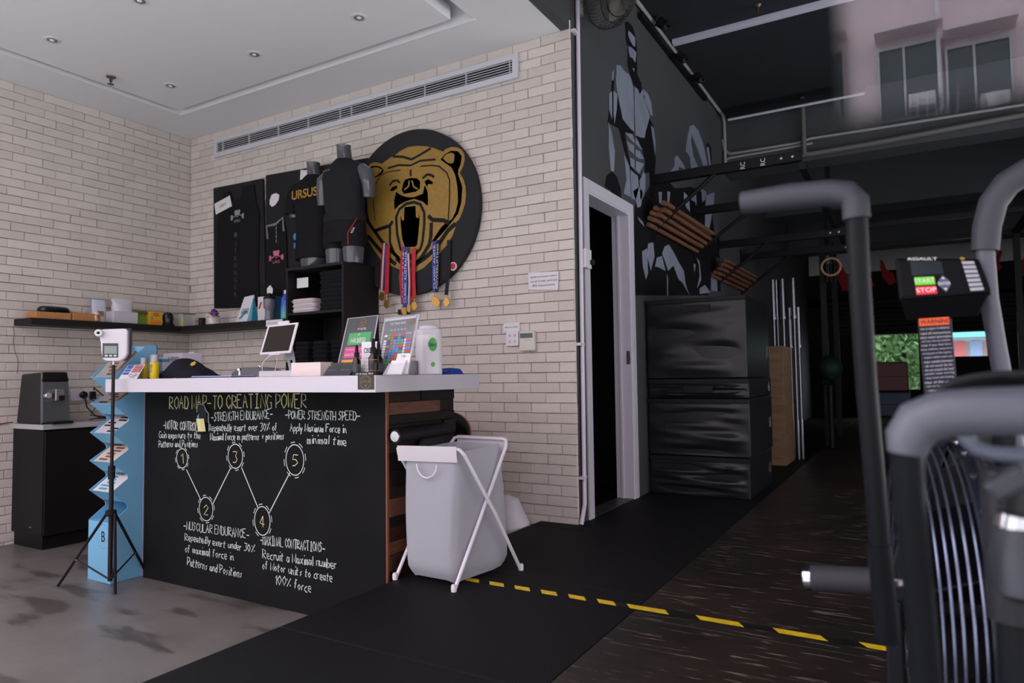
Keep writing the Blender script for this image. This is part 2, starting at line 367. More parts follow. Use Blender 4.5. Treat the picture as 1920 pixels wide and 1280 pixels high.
# store room behind the open door
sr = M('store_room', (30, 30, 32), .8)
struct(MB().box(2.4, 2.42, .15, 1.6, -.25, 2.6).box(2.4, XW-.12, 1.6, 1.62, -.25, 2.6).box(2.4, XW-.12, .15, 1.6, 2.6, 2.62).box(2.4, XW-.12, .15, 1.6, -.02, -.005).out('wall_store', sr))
# far wall with the painted band, shutter slot and street windows
fy = 11.5
fw = struct(MB().box(XW, 8.6, fy, fy+.15, 2.232, HG)
    .box(XW, 4.978, fy, fy+.15, 0, 2.4).box(5.791, 6.321, fy, fy+.15, 0, 2.4)
    .box(6.895, 8.6, fy, fy+.15, 0, 2.4).box(6.321, 6.895, fy, fy+.15, 0, 1.17)
    .box(4.978, 5.791, fy, fy+.15, 0, .55).out('wall_far', M('far_wall_paint', (32, 33, 35), .8)))
sh = T('roller_shutter', 'half raised dark roller shutter above the street windows at the far end', 'shutter', (5.6, 11.44, 2.0))
z = 1.624
while z < 2.244:
    MB().tube([(XW+.3, 11.42, z+.045), (8.5, 11.42, z+.045)], .05, 8).out('slat', M('shutter_green', (40, 46, 42), .5, .3), sh); z += .088
bnd = T('painted_band', 'white fascia band with red splatter marks high on the far wall', 'mural', (5.6, 11.47, 3.1))
MB().box(XW+.02, 8.5, 11.46, 11.49, 2.9, 3.5).out('panel', M('band_white', (225, 222, 226), .7), bnd)
fn = lambda a, b, d: (a, 11.455-d, b)
red = M('splatter_red', (190, 40, 42), .7)
for pl in ([(4.36,3.163),(4.478,3.152),(4.613,2.813),(4.624,2.541),(4.507,2.55),(4.418,2.829)], [(4.827,2.849),(4.953,2.913),(5.014,2.779),(5.084,2.614),(4.892,2.521),(4.818,2.581)],
           [(5.196,3.136),(5.25,3.078),(5.3,2.914),(5.416,2.83),(5.456,2.658),(5.344,2.593),(5.229,2.761),(5.19,2.977)], [(7.119,3.116),(7.182,3.09),(7.118,2.879),(7.17,2.795),(7.019,2.631),(6.965,2.695),(7.026,2.809)],
           [(7.395,2.853),(7.492,2.931),(7.609,2.949),(7.594,2.563),(7.362,2.631)]): MB().poly(pl, fn).out('splatter', red, bnd)
# street seen through the far windows
str_ = M('pale_street', (165, 165, 165), .9)  # street toned pale so it bounces daylight indoors
struct(MB().box(-6, 20, 11.7, 24, -.3, -.25).box(-20, 24, -26, YF-.02, -.42, -.37).out('ground', str_))
hd = T('hedge', 'sunlit green leafy hedge seen through the left far window', 'plant', (5.6, 13.2, 0))
random.seed(3); mb = MB()
for i in range(2600):
    p = Vector((random.uniform(4.6, 6.0), random.uniform(12.9, 13.5), random.uniform(.1, 3.6))); a = Matrix.Rotation(random.uniform(0, 6.3), 3, Vector((random.random(), random.random(), random.random()+.1)).normalized()); s = random.uniform(.05, .12)
    mb.add([p+a@Vector(q) for q in ((-s, 0, 0), (0, -s*.5, 0), (s, 0, 0), (0, s*.5, 0))], [(0, 1, 2, 3)])
struct(mb.out('foliage', M('leaf_green', (108, 150, 92), .6, var=.4, scale=5), hd), 'stuff')
MB().box(4.2, 6.2, 14, 14.1, -.25, 4.2).out('green_fence', M('fence_green', (84, 112, 74), .8, var=.3, scale=3), hd)
MB().tube([(5.5, 13.2, -.25), (5.55, 13.2, 2.5)], .05).out('stem', M('bark', (60, 50, 40), .8), hd)
mk = T('street_shop', 'distant shop front with coloured awning and poster panels beyond the right window', 'building', (8, 22, 0))
MB().box(4, 14, 22, 24, -.25, 6).out('wall', M('pale_render', (190, 180, 178), .8), mk)
MB().box(4, 14, 21.2, 22, 1.91, 2.139).out('awning', M('awning_blue', (90, 170, 190), .7), mk)
for i in range(5):
    x = 6.807+i*.43
    MB().box(x, x+.32, 21.9, 21.97, 1.0, 1.803).out('poster_panel', M('poster_%d' % (i % 2), ((170, 90, 90), (120, 140, 170))[i % 2], .6), mk)

# building across the street behind the camera (it shows as a reflection in the glass pane)
pk = M('pink_render', (230, 208, 216), .85); fb = T('street_building', 'pink rendered apartment block across the street reflected in the glass pane', 'building', (6, -15, 0))
MB().box(-14, 22, -15.6, -15, -.3, 18).out('wall', pk, fb)
gl = M('window_grey', (70, 80, 84), .2)
for (x, z) in ((6.27, 4.42), (5.42, 4.6), (7.6, 4.6), (4.2, 4.75), (6.27, 6.9), (4.6, 6.9)):
    wn_ = MB().box(x, x+.72, -15.0, -14.97, z, z+1.05).out('window', gl, fb)
    MB().box(x-.03, x+.75, -14.98, -14.93, z-.04, z).box(x-.03, x+.75, -14.98, -14.93, z+1.05, z+1.09).box(x-.03, x, -14.98, -14.93, z, z+1.05).box(x+.72, x+.75, -14.98, -14.93, z, z+1.05).box(x+.3, x+.33, -14.98, -14.93, z, z+1.05).out('frame', M('pale_frame', (200, 200, 205), .5), wn_)
    MB().box(x+.35, x+.68, -14.95, -14.7, z+.05, z+.25).out('cooling_unit', whitepl, fb, bev=.01)
    MB().box(x-.05, x+.8, -15, -14.6, z+1.2, z+1.28).out('sunshade', pk, fb)
MB().tube([(6.17, -14.9, .5), (6.17, -14.9, 14)], .03).out('drain_pipe', whitepl, fb)
MB().box(-14, 22, -15.02, -13.6, 3.9, 4.1).box(-14, 22, -15.1, -14.95, -.3, 3.9).out('pale_arcade', M('arcade', (165, 160, 160), .8), fb)  # unseen street level, coloured pale to bounce daylight into the shop

# ---------------- handwriting strokes ----------------
SF = {'A': '02 39 62|15 55', 'B': '02 09 58 46 05|46 63 52 02', 'C': '67 49 17 14 42 64', 'D': '02 09 48 65 42 02', 'E': '62 02 09 69|06 46', 'F': '02 09 69|06 46', 'G': '68 29 05 22 62 65 45', 'H': '02 09|62 69|05 65',
 'I': '12 62|32 39|19 59', 'J': '04 22 44 49', 'K': '02 09|69 05 62', 'L': '09 02 62', 'M': '02 09 33 69 62', 'N': '02 09 62 69', 'O': '39 07 04 32 64 67 39', 'P': '02 09 58 56 04', 'Q': '39 05 32 65 39|43 71', 'R': '02 09 58 56 05 62', 'S': '68 39 17 55 43 12 03',
 'T': '09 69|39 32', 'U': '09 03 32 63 69', 'V': '09 32 69', 'W': '09 12 36 52 79', 'X': '09 62|02 69', 'Y': '09 35 69|35 32', 'Z': '09 69 02 62',
 'a': '45 16 03 22 45|46 42', 'b': '09 02 33 45 06', 'c': '46 15 03 32 42', 'd': '46 15 03 22 44|49 42', 'e': '04 44 36 06 03 22 42', 'f': '48 29 12|06 36', 'g': '46 15 04 44|46 41 10', 'h': '09 02|05 36 42', 'i': '16 12|18 19', 'j': '26 21 00|28 29', 'k': '09 02|46 04 42',
 'l': '19 12', 'm': '06 02|05 26 22|25 46 42', 'n': '06 02|05 36 42', 'o': '26 04 22 44 26', 'p': '06 00|05 36 43 02', 'q': '45 16 03 43|46 40', 'r': '06 02|05 36', 's': '46 15 34 12', 't': '28 12 32|06 46', 'u': '06 03 22 44|46 42', 'v': '06 22 46', 'w': '06 12 24 32 56', 'x': '06 42|02 46', 'y': '06 23|46 10', 'z': '06 46 02 42',
 '0': '39 06 32 66 39', '1': '17 39 32', '2': '07 39 67 02 62', '3': '09 59 36 54 32 02', '4': '49 42|49 04 64', '5': '69 19 06 46 64 32 02', '%': '69 02|08 17|54 63', '+': '25 25 65|47 43', '-': '05 65', "'": '39 37'}
def handwrite(mb, s, p0, p1, h, fn, wd):
    """write s between p0 and p1 (2D, baseline) with letter height h"""
    p0, p1 = Vector(p0), Vector(p1); d = p1-p0; L = d.length; d.normalize(); n = Vector((-d.y, d.x)); cx = 0; out = []
    for ch in s:
        g = SF.get(ch)
        if not g: cx += 4; continue
        mxx = 0; jy = random.uniform(-.4, .4); sl = random.uniform(-.05, .12)
        for st in g.split('|'):
            pts = [(int(q[0]), int(q[1])) for q in st.split()]; mxx = max(mxx, max(q[0] for q in pts))
            out.append([(cx+q[0]+sl*q[1]+random.uniform(-.25, .25), q[1]-2+jy+random.uniform(-.25, .25)) for q in pts])
        cx += mxx+1.7
    k = L/cx
    for st in out: mb.stroke([p0+d*(a*k)+n*(b*h/7) for a, b in st], wd*random.uniform(.8, 1.15), fn, .0008)

# ---------------- counter ----------------
CY = -1.431
ct = T('reception_counter', 'reception counter with chalkboard front, plank side and thick white top', 'counter', (2.6, -1.1, HF))
MB().box(1.675, 3.545, CY+.012, -.9, HF, .862).out('body', M('counter_carcass', (30, 28, 28), .7), ct)
board = MB().box(1.673, 3.555, CY-.002, CY+.012, HF+.001, .862).out('chalkboard', M('chalkboard', (23, 24, 25), .85, var=.2, scale=3.5, spec=.12), ct)
MB().box(1.65, 3.70, -1.66, -.845, .864, .938).out('worktop', white, ct, bev=.002)
chalk = M('chalk', (196, 208, 204), .9); chy = M('chalk_yellow', (206, 204, 150), .9)
fb_ = lambda a, b, d: (a, CY-.002-d, b)
mb = MB(); random.seed(11)
BL = [('-MOTOR CONTROL',[(1.855,0.641),(2.183,0.641)],14),('Gain exposure to the',[(1.814,0.586),(2.208,0.597)],11),('Patterns and Positions',[(1.815,0.533),(2.185,0.548)],11),('-STRENGTH ENDURANCE-',[(2.295,0.695),(2.802,0.722)],13),('Repeatedly exert over 30% of',[(2.277,0.641),(2.834,0.66)],11),('Maximal force in patterns + positions',[(2.292,0.591),(2.886,0.615)],11),('-POWER STRENGTH SPEED-',[(2.889,0.721),(3.408,0.724)],12),('Apply Maximum Force in',[(2.925,0.66),(3.319,0.663)],11),('minimal time',[(3.051,0.602),(3.322,0.602)],12),('-MUSCULAR ENDURANCE-',[(2.056,0.076),(2.624,0.082)],13),('Repeatedly exert under 30%',[(2.072,0.017),(2.667,0.015)],11),('of maximal force in',[(2.073,-0.049),(2.501,-0.047)],12),('Patterns and Positions',[(2.094,-0.121),(2.567,-0.131)],13),('-MAXIMAL CONTRACTIONS-',[(2.703,0.063),(3.177,0.074)],13),('Recruit a Maximal number',[(2.724,-0.006),(3.255,0.005)],13),('of Motor units to create',[(2.721,-0.061),(3.227,-0.06)],12),('100% force',[(2.814,-0.125),(3.082,-0.132)],13)]
for t, (a, b), h in BL: handwrite(mb, t, a, b, h*.0036, fb_, .0050)
def zig(c, rx, rz, n=26, jit=.0):
    return [(c[0]+rx*math.cos(2*math.pi*i/n), c[1]+rz*math.sin(2*math.pi*i/n)) for i in range(n)]
CC = [((2.038,0.478),11,18,'1'),((2.257,0.208),13,21,'2'),((2.502,0.512),13,21,'3'),((2.719,0.186),13,24,'4'),((2.96,0.515),14,25,'5')]
for c, rx, ry, n in CC:
    rx *= .0046; ry *= .0031
    mb.stroke(zig(c, rx, ry), .005, fb_, .0008, closed=True)
    z2 = zig(c, rx*1.22, ry*1.17, 32)
    for i in range(0, 32, 4): mb.stroke(z2[i:i+3], .004, fb_, .0008)
for a, b in [[(2.08,0.416),(2.212,0.254)],[(2.31,0.233),(2.466,0.45)],[(2.553,0.455),(2.686,0.25)],[(2.772,0.232),(2.926,0.451)]]: mb.stroke([a, b], .006, fb_, .0008)
tag(mb.out('chalk_writing', chalk, ct), kind='stuff')
mb = MB()
(a, b) = [(1.915,0.761),(3.051,0.778)]
handwrite(mb, 'ROAD MAP-TO CREATING POWER', a, b, .074, fb_, .006)
for c, rx, ry, n in CC: handwrite(mb, n, (c[0]-.018, c[1]-.03), (c[0]+.028, c[1]-.03), .055, fb_, .005)
tag(mb.out('chalk_heading', chy, ct), kind='stuff')
# plank cladding of the side
random.seed(5); MB().box(3.545, 3.556, CY+.012, -.885, HF, .862).out('backing', M('cladding_gap', (16, 12, 10), .8), ct)
z = HF
row = 0
while z < .855:
    hgt = min(random.choice((.045, .06, .07, .085)), .86-z); y = CY+.016
    while y < -.9:
        ln = random.uniform(.12, .5); y1 = min(y+ln, -.885+random.choice((0, 0, .012)))
        if -.885-y1 < .06: y1 = -.885
        MB().box(3.556, 3.556+random.choice((.006, .012, .02)), y, y1-.002, z+.001, z+hgt-.001).out('plank', random.choice(woods), ct, bev=.0015); y = y1
    z += hgt; row += 1
MB().box(3.55, 3.566, CY+.001, CY+.014, HF, .86).out('edge_strip', M('edge_wood', (120, 70, 42), .6), ct)
# square emblem sticker
st = T('logo_sticker', 'black square sticker with gold hexagon logo on the white countertop edge', 'sticker', (3.648,-1.662,0.909))
a, b = ((3.601,-1.661,0.94),(3.693,-1.661,0.877))
MB().box(a[0], b[0], -1.6625, -1.66, b[2], a[2]).out('sheet', blackg, st)
sx, sz = (a[0]+b[0])/2, (a[2]+b[2])/2
fs_ = lambda a, b, d: (a, -1.6627-d, b)
def hexlogo(mb, cx, cz, r, fn, wd):
    for q in (1, .86): mb.stroke([(cx+r*q*math.sin(k*math.pi/3), cz+r*q*math.cos(k*math.pi/3)) for k in range(6)], wd, fn, .0004, closed=True)
    mb.poly([(cx-r*.12, cz-r*.3), (cx+r*.12, cz-r*.3), (cx+r*.05, cz-r*.6), (cx-r*.05, cz-r*.6)], fn, .0)
mb = MB(); hexlogo(mb, sx, sz, .034, fs_, .0015); mb.out('hexagon', gold, st)
text('URSUS', (sx, -1.663, sz+.004), X, Z, .012, gold, st, w=.05)

# ---------------- wall shelf ----------------
dk = M('espresso_wood', (24, 21, 22), .6, spec=.3)
sh = T('corner_wall_shelf', 'long dark L-shaped floating shelf running round the brick corner', 'shelf', (.2, -.2, 1.343))
MB().box(0.0, .25, -1.41, -.004, 1.343, 1.39).out('shelf_board', dk, sh, bev=.002)
MB().box(.25, 1.688, -.25, -.004, 1.343, 1.39).out('shelf_board', dk, sh, bev=.002)
SZ = 1.391
def onshelf(name, label, cat, x, y): return T(name, label, cat, (x, y, SZ))
bam = M('bamboo', (186, 130, 78), .5, var=.15, scale=12, stretch=(1, 6, 1))
def tray(lbl, y0, y1, z=.058):
    t = onshelf('bamboo_box', lbl, 'box', .13, (y0+y1)/2); t['group'] = 'bamboo boxes on the left shelf'
    m = MB(); a = .012
    for (p, q, r, s) in ((.06, .21, y0, y0+.008), (.06, .21, y1-.008, y1), (.06, .068, y0, y1), (.202, .21, y0, y1)):
        cx = (p+q)/2; cy = (r+s)/2
        m.box(p, q, r, s, SZ, SZ+z)
    m.out('tray_wall', bam, t, bev=.002); MB().box(.062, .208, y0+.002, y1-.002, SZ, SZ+.006).out('tray_base', bam, t); return t
tray('bamboo box nearest the open shelf end, a black pouch lying on it', -1.36, -1.12, .052)
tray('bamboo box beside a copper-lidded jar, right of the black pouch', -1.11, -.90, .06)
po = T('black_pouch', 'rolled black pouch lying on a bamboo box', 'pouch', (.14, -1.21, SZ+.052))
MB().loft([(0, 0, 0, .05, .10), (.012, 0, 0, .058, .108), (.03, 0, 0, .056, .105), (.045, 0, 0, .04, .09)], 20, .7).out('pouch_body', blackg, po, smooth=True, local=True)
MB().tube([(.03, .1, .02), (.045, .12, .012), (.04, .135, .008)], .005).out('zip_tab', steel, po, local=True)
pb = onshelf('printed_bag', 'pale blue plastic bag with gold print standing behind the small jar', 'bag', .07, -.84)
def bagshape(mb, w, d, h, seed, top=.7):
    random.seed(seed)
    secs = []
    for i in range(7):
        t = i/6; secs.append((h*t, random.uniform(-.004, .004), random.uniform(-.004, .004), d*(1-(1-.12)*t**2), w*(1+.05*math.sin(t*4))*(1 if t < .8 else top+.3)))
    return mb.loft(secs, 18, .75)
bagshape(MB(), .055, .035, .19, 4).out('bag_body', M('bag_blue', (205, 212, 226), .35), pb, smooth=True, local=True)
MB().grid(lambda u, v: (.036, -.03+.05*u, .055+.04*v), 3, 3).out('gold_print', gold, pb, local=True)
jr = onshelf('spice_jar', 'small clear jar of copper powder on the left shelf', 'jar', .2, -.93)
MB().lathe((0, 0, 0), [(.018, 0), (.02, .004), (.02, .05), (.016, .056)], 18).out('jar_body', M('copper_jar', (190, 140, 110), .2, .3), jr, smooth=True, local=True)
MB().lathe((0, 0, .056), [(.018, 0), (.018, .016)], 18).out('lid', whitepl, jr, local=True)
tb = onshelf('tissue_box', 'white plastic-wrapped box with a crumpled white bag rising out of it', 'box', .15, -.70)
MB().box(-.05, .06, -.105, .1, 0, .095).out('box_body', M('frosted_white', (205, 203, 210), .3), tb, bev=.006, local=True)
bagshape(MB(), .075, .045, .11, 8, .9).out('bag_top', M('thin_plastic', (214, 212, 218), .35), tb, smooth=True, local=True).location.z = .09
gp = onshelf('snack_bag', 'green crinkled foil packet beside the yellow tea box', 'packet', .13, -.545)
bagshape(MB(), .062, .05, .125, 6, .8).out('packet_body', M('foil_green', (110, 150, 60), .3, var=.3, scale=20), gp, smooth=True, local=True)
MB().box(.035, .05, -.045, .045, .09, .11).out('brown_band', M('brown_print', (110, 70, 40), .5), gp, bev=.004, local=True)
te = onshelf('tea_box', 'yellow tea box with red oval logo on the left shelf', 'box', .16, -.44)
MB().box(-.04, .04, -.055, .055, 0, .115).out('carton', M('tea_yellow', (226, 176, 38), .5), te, bev=.001, local=True)
tx = .2015
MB().lathe((tx, -.43, SZ+.092), [(.0005, 0), (.0, .0)], 4).out('seal', red, te) if False else None
mb = MB(); mb.poly([(-.44+.028*math.cos(k*.393), SZ+.09+.014*math.sin(k*.393)) for k in range(16)], lambda a, b, d: (tx+d, a, b), .0005); mb.out('logo_oval', M('tea_red', (190, 50, 40), .5), te)
text('Lipton', (tx+.0006, -.44, SZ+.09), Y, Z, .014, paper, te, w=.042)
MB().box(.2, .2012, -.495, -.4, SZ+.005, SZ+.04).out('orange_print', M('orange', (235, 140, 40), .5), te)
MB().box(.2, .2012, -.49, -.465, SZ+.045, SZ+.075).out('grey_print', M('greyp', (170, 150, 110), .5), te)
wc = onshelf('ip_camera', 'small black dome-shaped camera on the corner of the shelf', 'camera', .19, -.325)
MB().lathe((0, 0, 0), [(.05, 0), (.052, .01), (.04, .03), (.044, .06), (.044, .085), (.036, .108), (.016, .118), (0, .12)], 22).out('housing', blackg, wc, smooth=True, local=True)
MB().lathe((.035, -.02, .078), [(.016, 0), (.016, .01), (.008, .014)], 18, 'x').out('lens', M('lens', (30, 34, 44), .05), wc, smooth=True, local=True)
cb = T('clear_box', 'clear plastic container with yellow sponge in the shelf corner', 'container', (.19, -.17, SZ))
clr = M('clear_plastic', (225, 228, 228), .15, alpha=.38)
MB().box(-.06, .06, -.06, .06, 0, .11).out('shell', clr, cb, bev=.004, local=True)
MB().box(-.045, .045, -.05, -.01, .004, .07).out('sponge', M('sponge', (200, 195, 60), .9), cb, bev=.006, local=True)
MB().box(-.064, .064, -.064, .064, .11, .12).out('lid', M('grey_lid', (120, 122, 126), .4), cb, bev=.003, local=True)
bk2 = T('dark_tin', 'small dark tin beside the clear container', 'tin', (.36, -.12, SZ))
MB().lathe((0, 0, 0), [(.028, 0), (.028, .07), (.024, .075)], 20).out('tin', dk, bk2, local=True)
gb = T('gift_bag', 'cellophane bag with pink ribbon and dark blue lid on the back wall shelf', 'bag', (.53, -.13, SZ))
bagshape(MB(), .05, .055, .09, 5, 1).out('bag_body', M('cello', (222, 214, 208), .25), gb, smooth=True, local=True)
MB().loft([(.085, .01, 0, .035, .03), (.1, .01, 0, .036, .03), (.13, .005, 0, .026, .022), (.142, 0, 0, .01, .01)], 18).out('blue_lid', M('navy_lid', (40, 62, 130), .4), gb, smooth=True, local=True)
MB().lathe((.005, 0, .1), [(.04, 0), (.046, .004), (.04, .009)], 18).out('ribbon', M('pink_ribbon', (222, 80, 130), .5), gb, smooth=True, local=True)
pp = T('protein_pouch', 'white and teal stand-up pouch reading collagen protein', 'pouch', (.98, -.13, SZ))
teal = M('teal', (60, 150, 178), .35)
a = [(-.09, -.06, 0), (.055, -.065, 0), (.075, .02, 0), (-.07, .04, 0)]; t_ = [(-.045, -.012, .215), (.075, -.016, .225), (.078, -.006, .225), (-.04, 0, .215)]
MB().hexa(a, t_).out('pouch_body', M('pouch_white', (222, 220, 226), .35), pp, bev=.008, local=True)
MB().hexa([(.055, -.066, .0), (.09, -.05, .0), (.1, .02, 0), (.07, .02, 0)], [(.072, -.018, .2), (.078, -.016, .2), (.08, -.008, .2), (.074, -.008, .2)]).out('gusset', teal, pp, bev=.003, local=True)
fp = lambda a, b, d: (a*1+b*.18, -.0665+b*.235-d, b)
q = MB(); q.poly([(-.06, .03), (-.03, .03), (.02, .095), (-.01, .095)], fp, .001); q.out('teal_flash', teal, pp, local=True)
text('COLLAGEN', Vector(pp.location)+Vector(fp(-.005, .105, .002)), X, (.18, .235, 1), .02, ink, pp, w=.085)
text('PROTEIN', Vector(pp.location)+Vector(fp(-.005, .08, .002)), X, (.18, .235, 1), .024, ink, pp, w=.085)
bb = T('supplement_box', 'white and blue upright carton behind the grey shaker bottle', 'box', (1.2, -.1, SZ))
MB().box(-.075, .03, -.06, .06, 0, .2).out('white_carton', M('carton_white', (215, 214, 222), .5), bb, local=True, bev=.001)
MB().box(.0305, .085, -.061, .06, 0, .2).out('blue_carton', M('carton_blue', (50, 120, 160), .4), bb, local=True, bev=.001)
MB().obox((-.045, -.0615, .13), .008, .001, .03, Matrix.Rotation(.5, 3, 'Y')).out('red_flash', red, bb, local=True)
sk = T('shaker_bottle', 'translucent grey sports shaker bottle with black lid', 'bottle', (1.31, -.2, SZ))
MB().lathe((0, 0, 0), [(.036, 0), (.037, .01), (.033, .05), (.034, .085), (.046, .1), (.047, .15), (.048, .165)], 24).out('bottle_body', M('smoke_plastic', (120, 122, 130), .2), sk, smooth=True, local=True)
MB().lathe((0, 0, .165), [(.046, 0), (.046, .018), (.03, .024), (.018, .028), (.018, .045), (.01, .05)], 24).out('lid', black, sk, smooth=True, local=True)
bl = T('blue_bottle', 'slim blue to turquoise steel bottle with silver cap', 'bottle', (1.46, -.17, SZ))
m_ = bpy.data.materials.new('blue_turquoise'); m_.use_nodes = True; nt = m_.node_tree; b = nt.nodes['Principled BSDF']; tc = nt.nodes.new('ShaderNodeTexCoord'); sp = nt.nodes.new('ShaderNodeSeparateXYZ'); rp = nt.nodes.new('ShaderNodeValToRGB')
nt.links.new(tc.outputs['Generated'], sp.inputs[0]); nt.links.new(sp.outputs[2], rp.inputs[0]); nt.links.new(rp.outputs[0], b.inputs['Base Color']); rp.color_ramp.elements[0].color = (*lin((90, 190, 190)), 1); rp.color_ramp.elements[0].position = .15; rp.color_ramp.elements[1].color = (*lin((50, 90, 200)), 1); rp.color_ramp.elements[1].position = .6; b.inputs['Roughness'].default_value = .25
MB().lathe((0, 0, 0), [(.034, 0), (.036, .006), (.036, .13), (.032, .16), (.018, .19), (.016, .2)], 24).out('bottle_body', m_, bl, smooth=True, local=True)
MB().lathe((0, 0, .2), [(.017, 0), (.017, .028), (.012, .032)], 20).out('cap', steel, bl, smooth=True, local=True)
pkb = T('pink_bottle', 'pink steel bottle with black carry loop beside the shelf unit', 'bottle', (1.585, -.15, SZ))
MB().lathe((0, 0, 0), [(.034, 0), (.036, .006), (.036, .13), (.03, .155), (.018, .165)], 24).out('bottle_body', M('bottle_pink', (205, 50, 110), .3), pkb, smooth=True, local=True)
MB().lathe((0, 0, .165), [(.02, 0), (.02, .02), (.014, .026)], 20).out('cap', black, pkb, smooth=True, local=True)
MB().tube([(-.012, 0, .185), (-.014, 0, .21), (0, 0, .22), (.014, 0, .21), (.012, 0, .185)], .004).out('loop', black, pkb, local=True)
ptg = T('price_card', 'white price card taped on the shelf edge under the blue bottle', 'card', (1.4, -.252, 1.36))
MB().box(1.335, 1.52, -.2535, -.2515, 1.335, 1.385).out('card', paper, ptg)
text('Bottles and supplements', (1.428, -.2536, 1.36), X, Z, .008, ink, ptg, w=.15)
wt = T('cloud_tag', 'white cloud-shaped tag standing above the supplement box', 'tag', (1.22, -.1, SZ+.2))
cp = [(1.22+.035*(1+.12*math.sin(k*2.4))*math.cos(k*.449), SZ+.245+.045*(1+.12*math.sin(k*2.4))*math.sin(k*.449)) for k in range(14)]
MB().poly(cp, lambda a, b, d: (a, -.12-d, b), .001).out('tag', paper, wt)

# ---------------- black display boards with shirts ----------------
felt = M('black_felt', (38, 38, 40), .9, var=.15, scale=6); jersey = M('black_jersey', (15, 15, 18), .75)
fw_ = lambda o: (lambda a, b, d: (a, o-d, b))
def wallthing(name, label, cat, x, z, y=0): return T(name, label, cat, (x, y, z))
d1 = wallthing('display_board', 'narrow black display board holding a long black tank top', 'board', .68, 2.1); d1['group'] = 'black shirt display boards'
MB().poly([(0.369,2.629),(1.011,2.614),(1.057,1.536),(0.743,1.537),(0.389,1.554)], fw_(-.004), .02).out('panel', felt, d1)
tk = wallthing('tank_top', 'long black tank top pinned to the left display board, vertical lettering', 'shirt', .68, 2.1, -.03)
MB().poly([(0.514,2.561),(0.599,2.567),(0.65,2.48),(0.74,2.481),(0.774,2.578),(0.917,2.575),(0.945,2.415),(0.985,2.319),(0.975,1.868),(0.99,1.597),(0.817,1.541),(0.41,1.566),(0.433,2.059),(0.444,2.343),(0.487,2.408)], fw_(-.025), .012).out('fabric', jersey, tk, bev=.004)
grp = M('grey_print_ink', (150, 150, 152), .7); dgp = M('dim_print', (70, 72, 74), .7)
def bearlogo(parent, cx, cz, s, y, m, tx):
    f = fw_(y); q = MB()
    q.poly([(cx-s*.3, cz+s*.1), (cx-s*.38, cz+s*.5), (cx-s*.2, cz+s*.55), (cx, cz+s*.5), (cx+s*.2, cz+s*.55), (cx+s*.38, cz+s*.5), (cx+s*.3, cz+s*.1), (cx, cz-s*.1)], f, .001)
    q.stroke([(cx-s*.7, cz-s*.12), (cx-s*.3, cz+s*.05), (cx+s*.3, cz+s*.05), (cx+s*.7, cz+s*.0)], s*.08, f, .001)
    for sg in (-1, 1): q.poly([(cx+sg*s*(.72+.2*math.cos(k*1.05)*(1 if k % 2 else .7)), cz-s*.06+.26*s*math.sin(k*1.05)) for k in range(6)], f, .001)
    q.out('bear_print', m, parent); text(tx, (cx, y-.001, cz-s*.4), X, Z, s*.24, m, parent, w=s*.8)
px = (0.711,-0.038,2.331)
bearlogo(tk, px[0], px[2], .1, -.038, grp, 'URSUS')
px = (0.691,-0.038,2.171); q = MB(); q.poly([(px[0]+.03*(1 if k % 2 else .5)*math.sin(k*.628), px[2]+.03*(1 if k % 2 else .5)*math.cos(k*.628)) for k in range(10)], fw_(-.038), .001); q.out('star_print', dgp, tk)
for ch, p in zip('STRONGER', [(0.689,-0.038,2.093),(0.689,-0.038,2.03),(0.69,-0.038,1.967),(0.69,-0.038,1.905),(0.691,-0.038,1.843),(0.692,-0.038,1.78),(0.692,-0.038,1.718),(0.693,-0.038,1.656)]): text(ch, (p[0], -.038, p[2]), X, Z, .04, dgp, tk)
cd_ = wallthing('price_card', 'tilted white card reading URSUS pinned on the left display board', 'card', .42, 2.55, -.04)
MB().poly([(0.405,2.479),(0.613,2.525),(0.642,2.427),(0.428,2.381)], fw_(-.04), .001).out('card', paper, cd_)
p = (0.521,-0.045,2.453); text('URSUS', (p[0], -.0415, p[2]), (1, 0, .3), (-.3, 0, 1), .022, ink, cd_, w=.085)
d2 = wallthing('display_board', 'black display board behind the mannequins with a pink-printed top', 'board', 1.3, 2.1); d2['group'] = 'black shirt display boards'
MB().poly([(1.051,2.635),(1.678,2.612),(2.182,2.589),(2.177,1.518),(1.064,1.54)], fw_(-.004), .02).out('panel', felt, d2)
t2 = wallthing('crop_top', 'black sports top with grey piping and pink bear print', 'shirt', 1.2, 2.0, -.03)
MB().poly([(1.078,2.203),(1.187,2.203),(1.27,2.246),(1.308,2.144),(1.334,1.704),(1.273,1.534),(1.101,1.554),(1.06,1.86)], fw_(-.025), .012).out('fabric', jersey, t2, bev=.003)
q = MB()
for s_ in ([(1.095,2.089),(1.081,2.198),(1.191,2.202),(1.273,2.245),(1.286,2.133)],): q.stroke(s_, .022, fw_(-.038), .001)
q.out('piping', M('piping_grey', (120, 120, 122), .6), t2)
q = MB()
for p in [(1.197,-0.038,2.17),(1.198,-0.038,2.135),(1.198,-0.038,2.099),(1.198,-0.038,2.064)]: q.poly([(p[0]-.004, p[2]-.015), (p[0]+.004, p[2]-.015), (p[0]+.004, p[2]+.01), (p[0]-.004, p[2]+.01)], fw_(-.038), .001)
q.out('dash_print', grp, t2)
p = (1.199,-0.038,1.918); bearlogo(t2, p[0], p[2]+.01, .1, -.038, M('pink_print', (205, 110, 135), .7), 'URS')
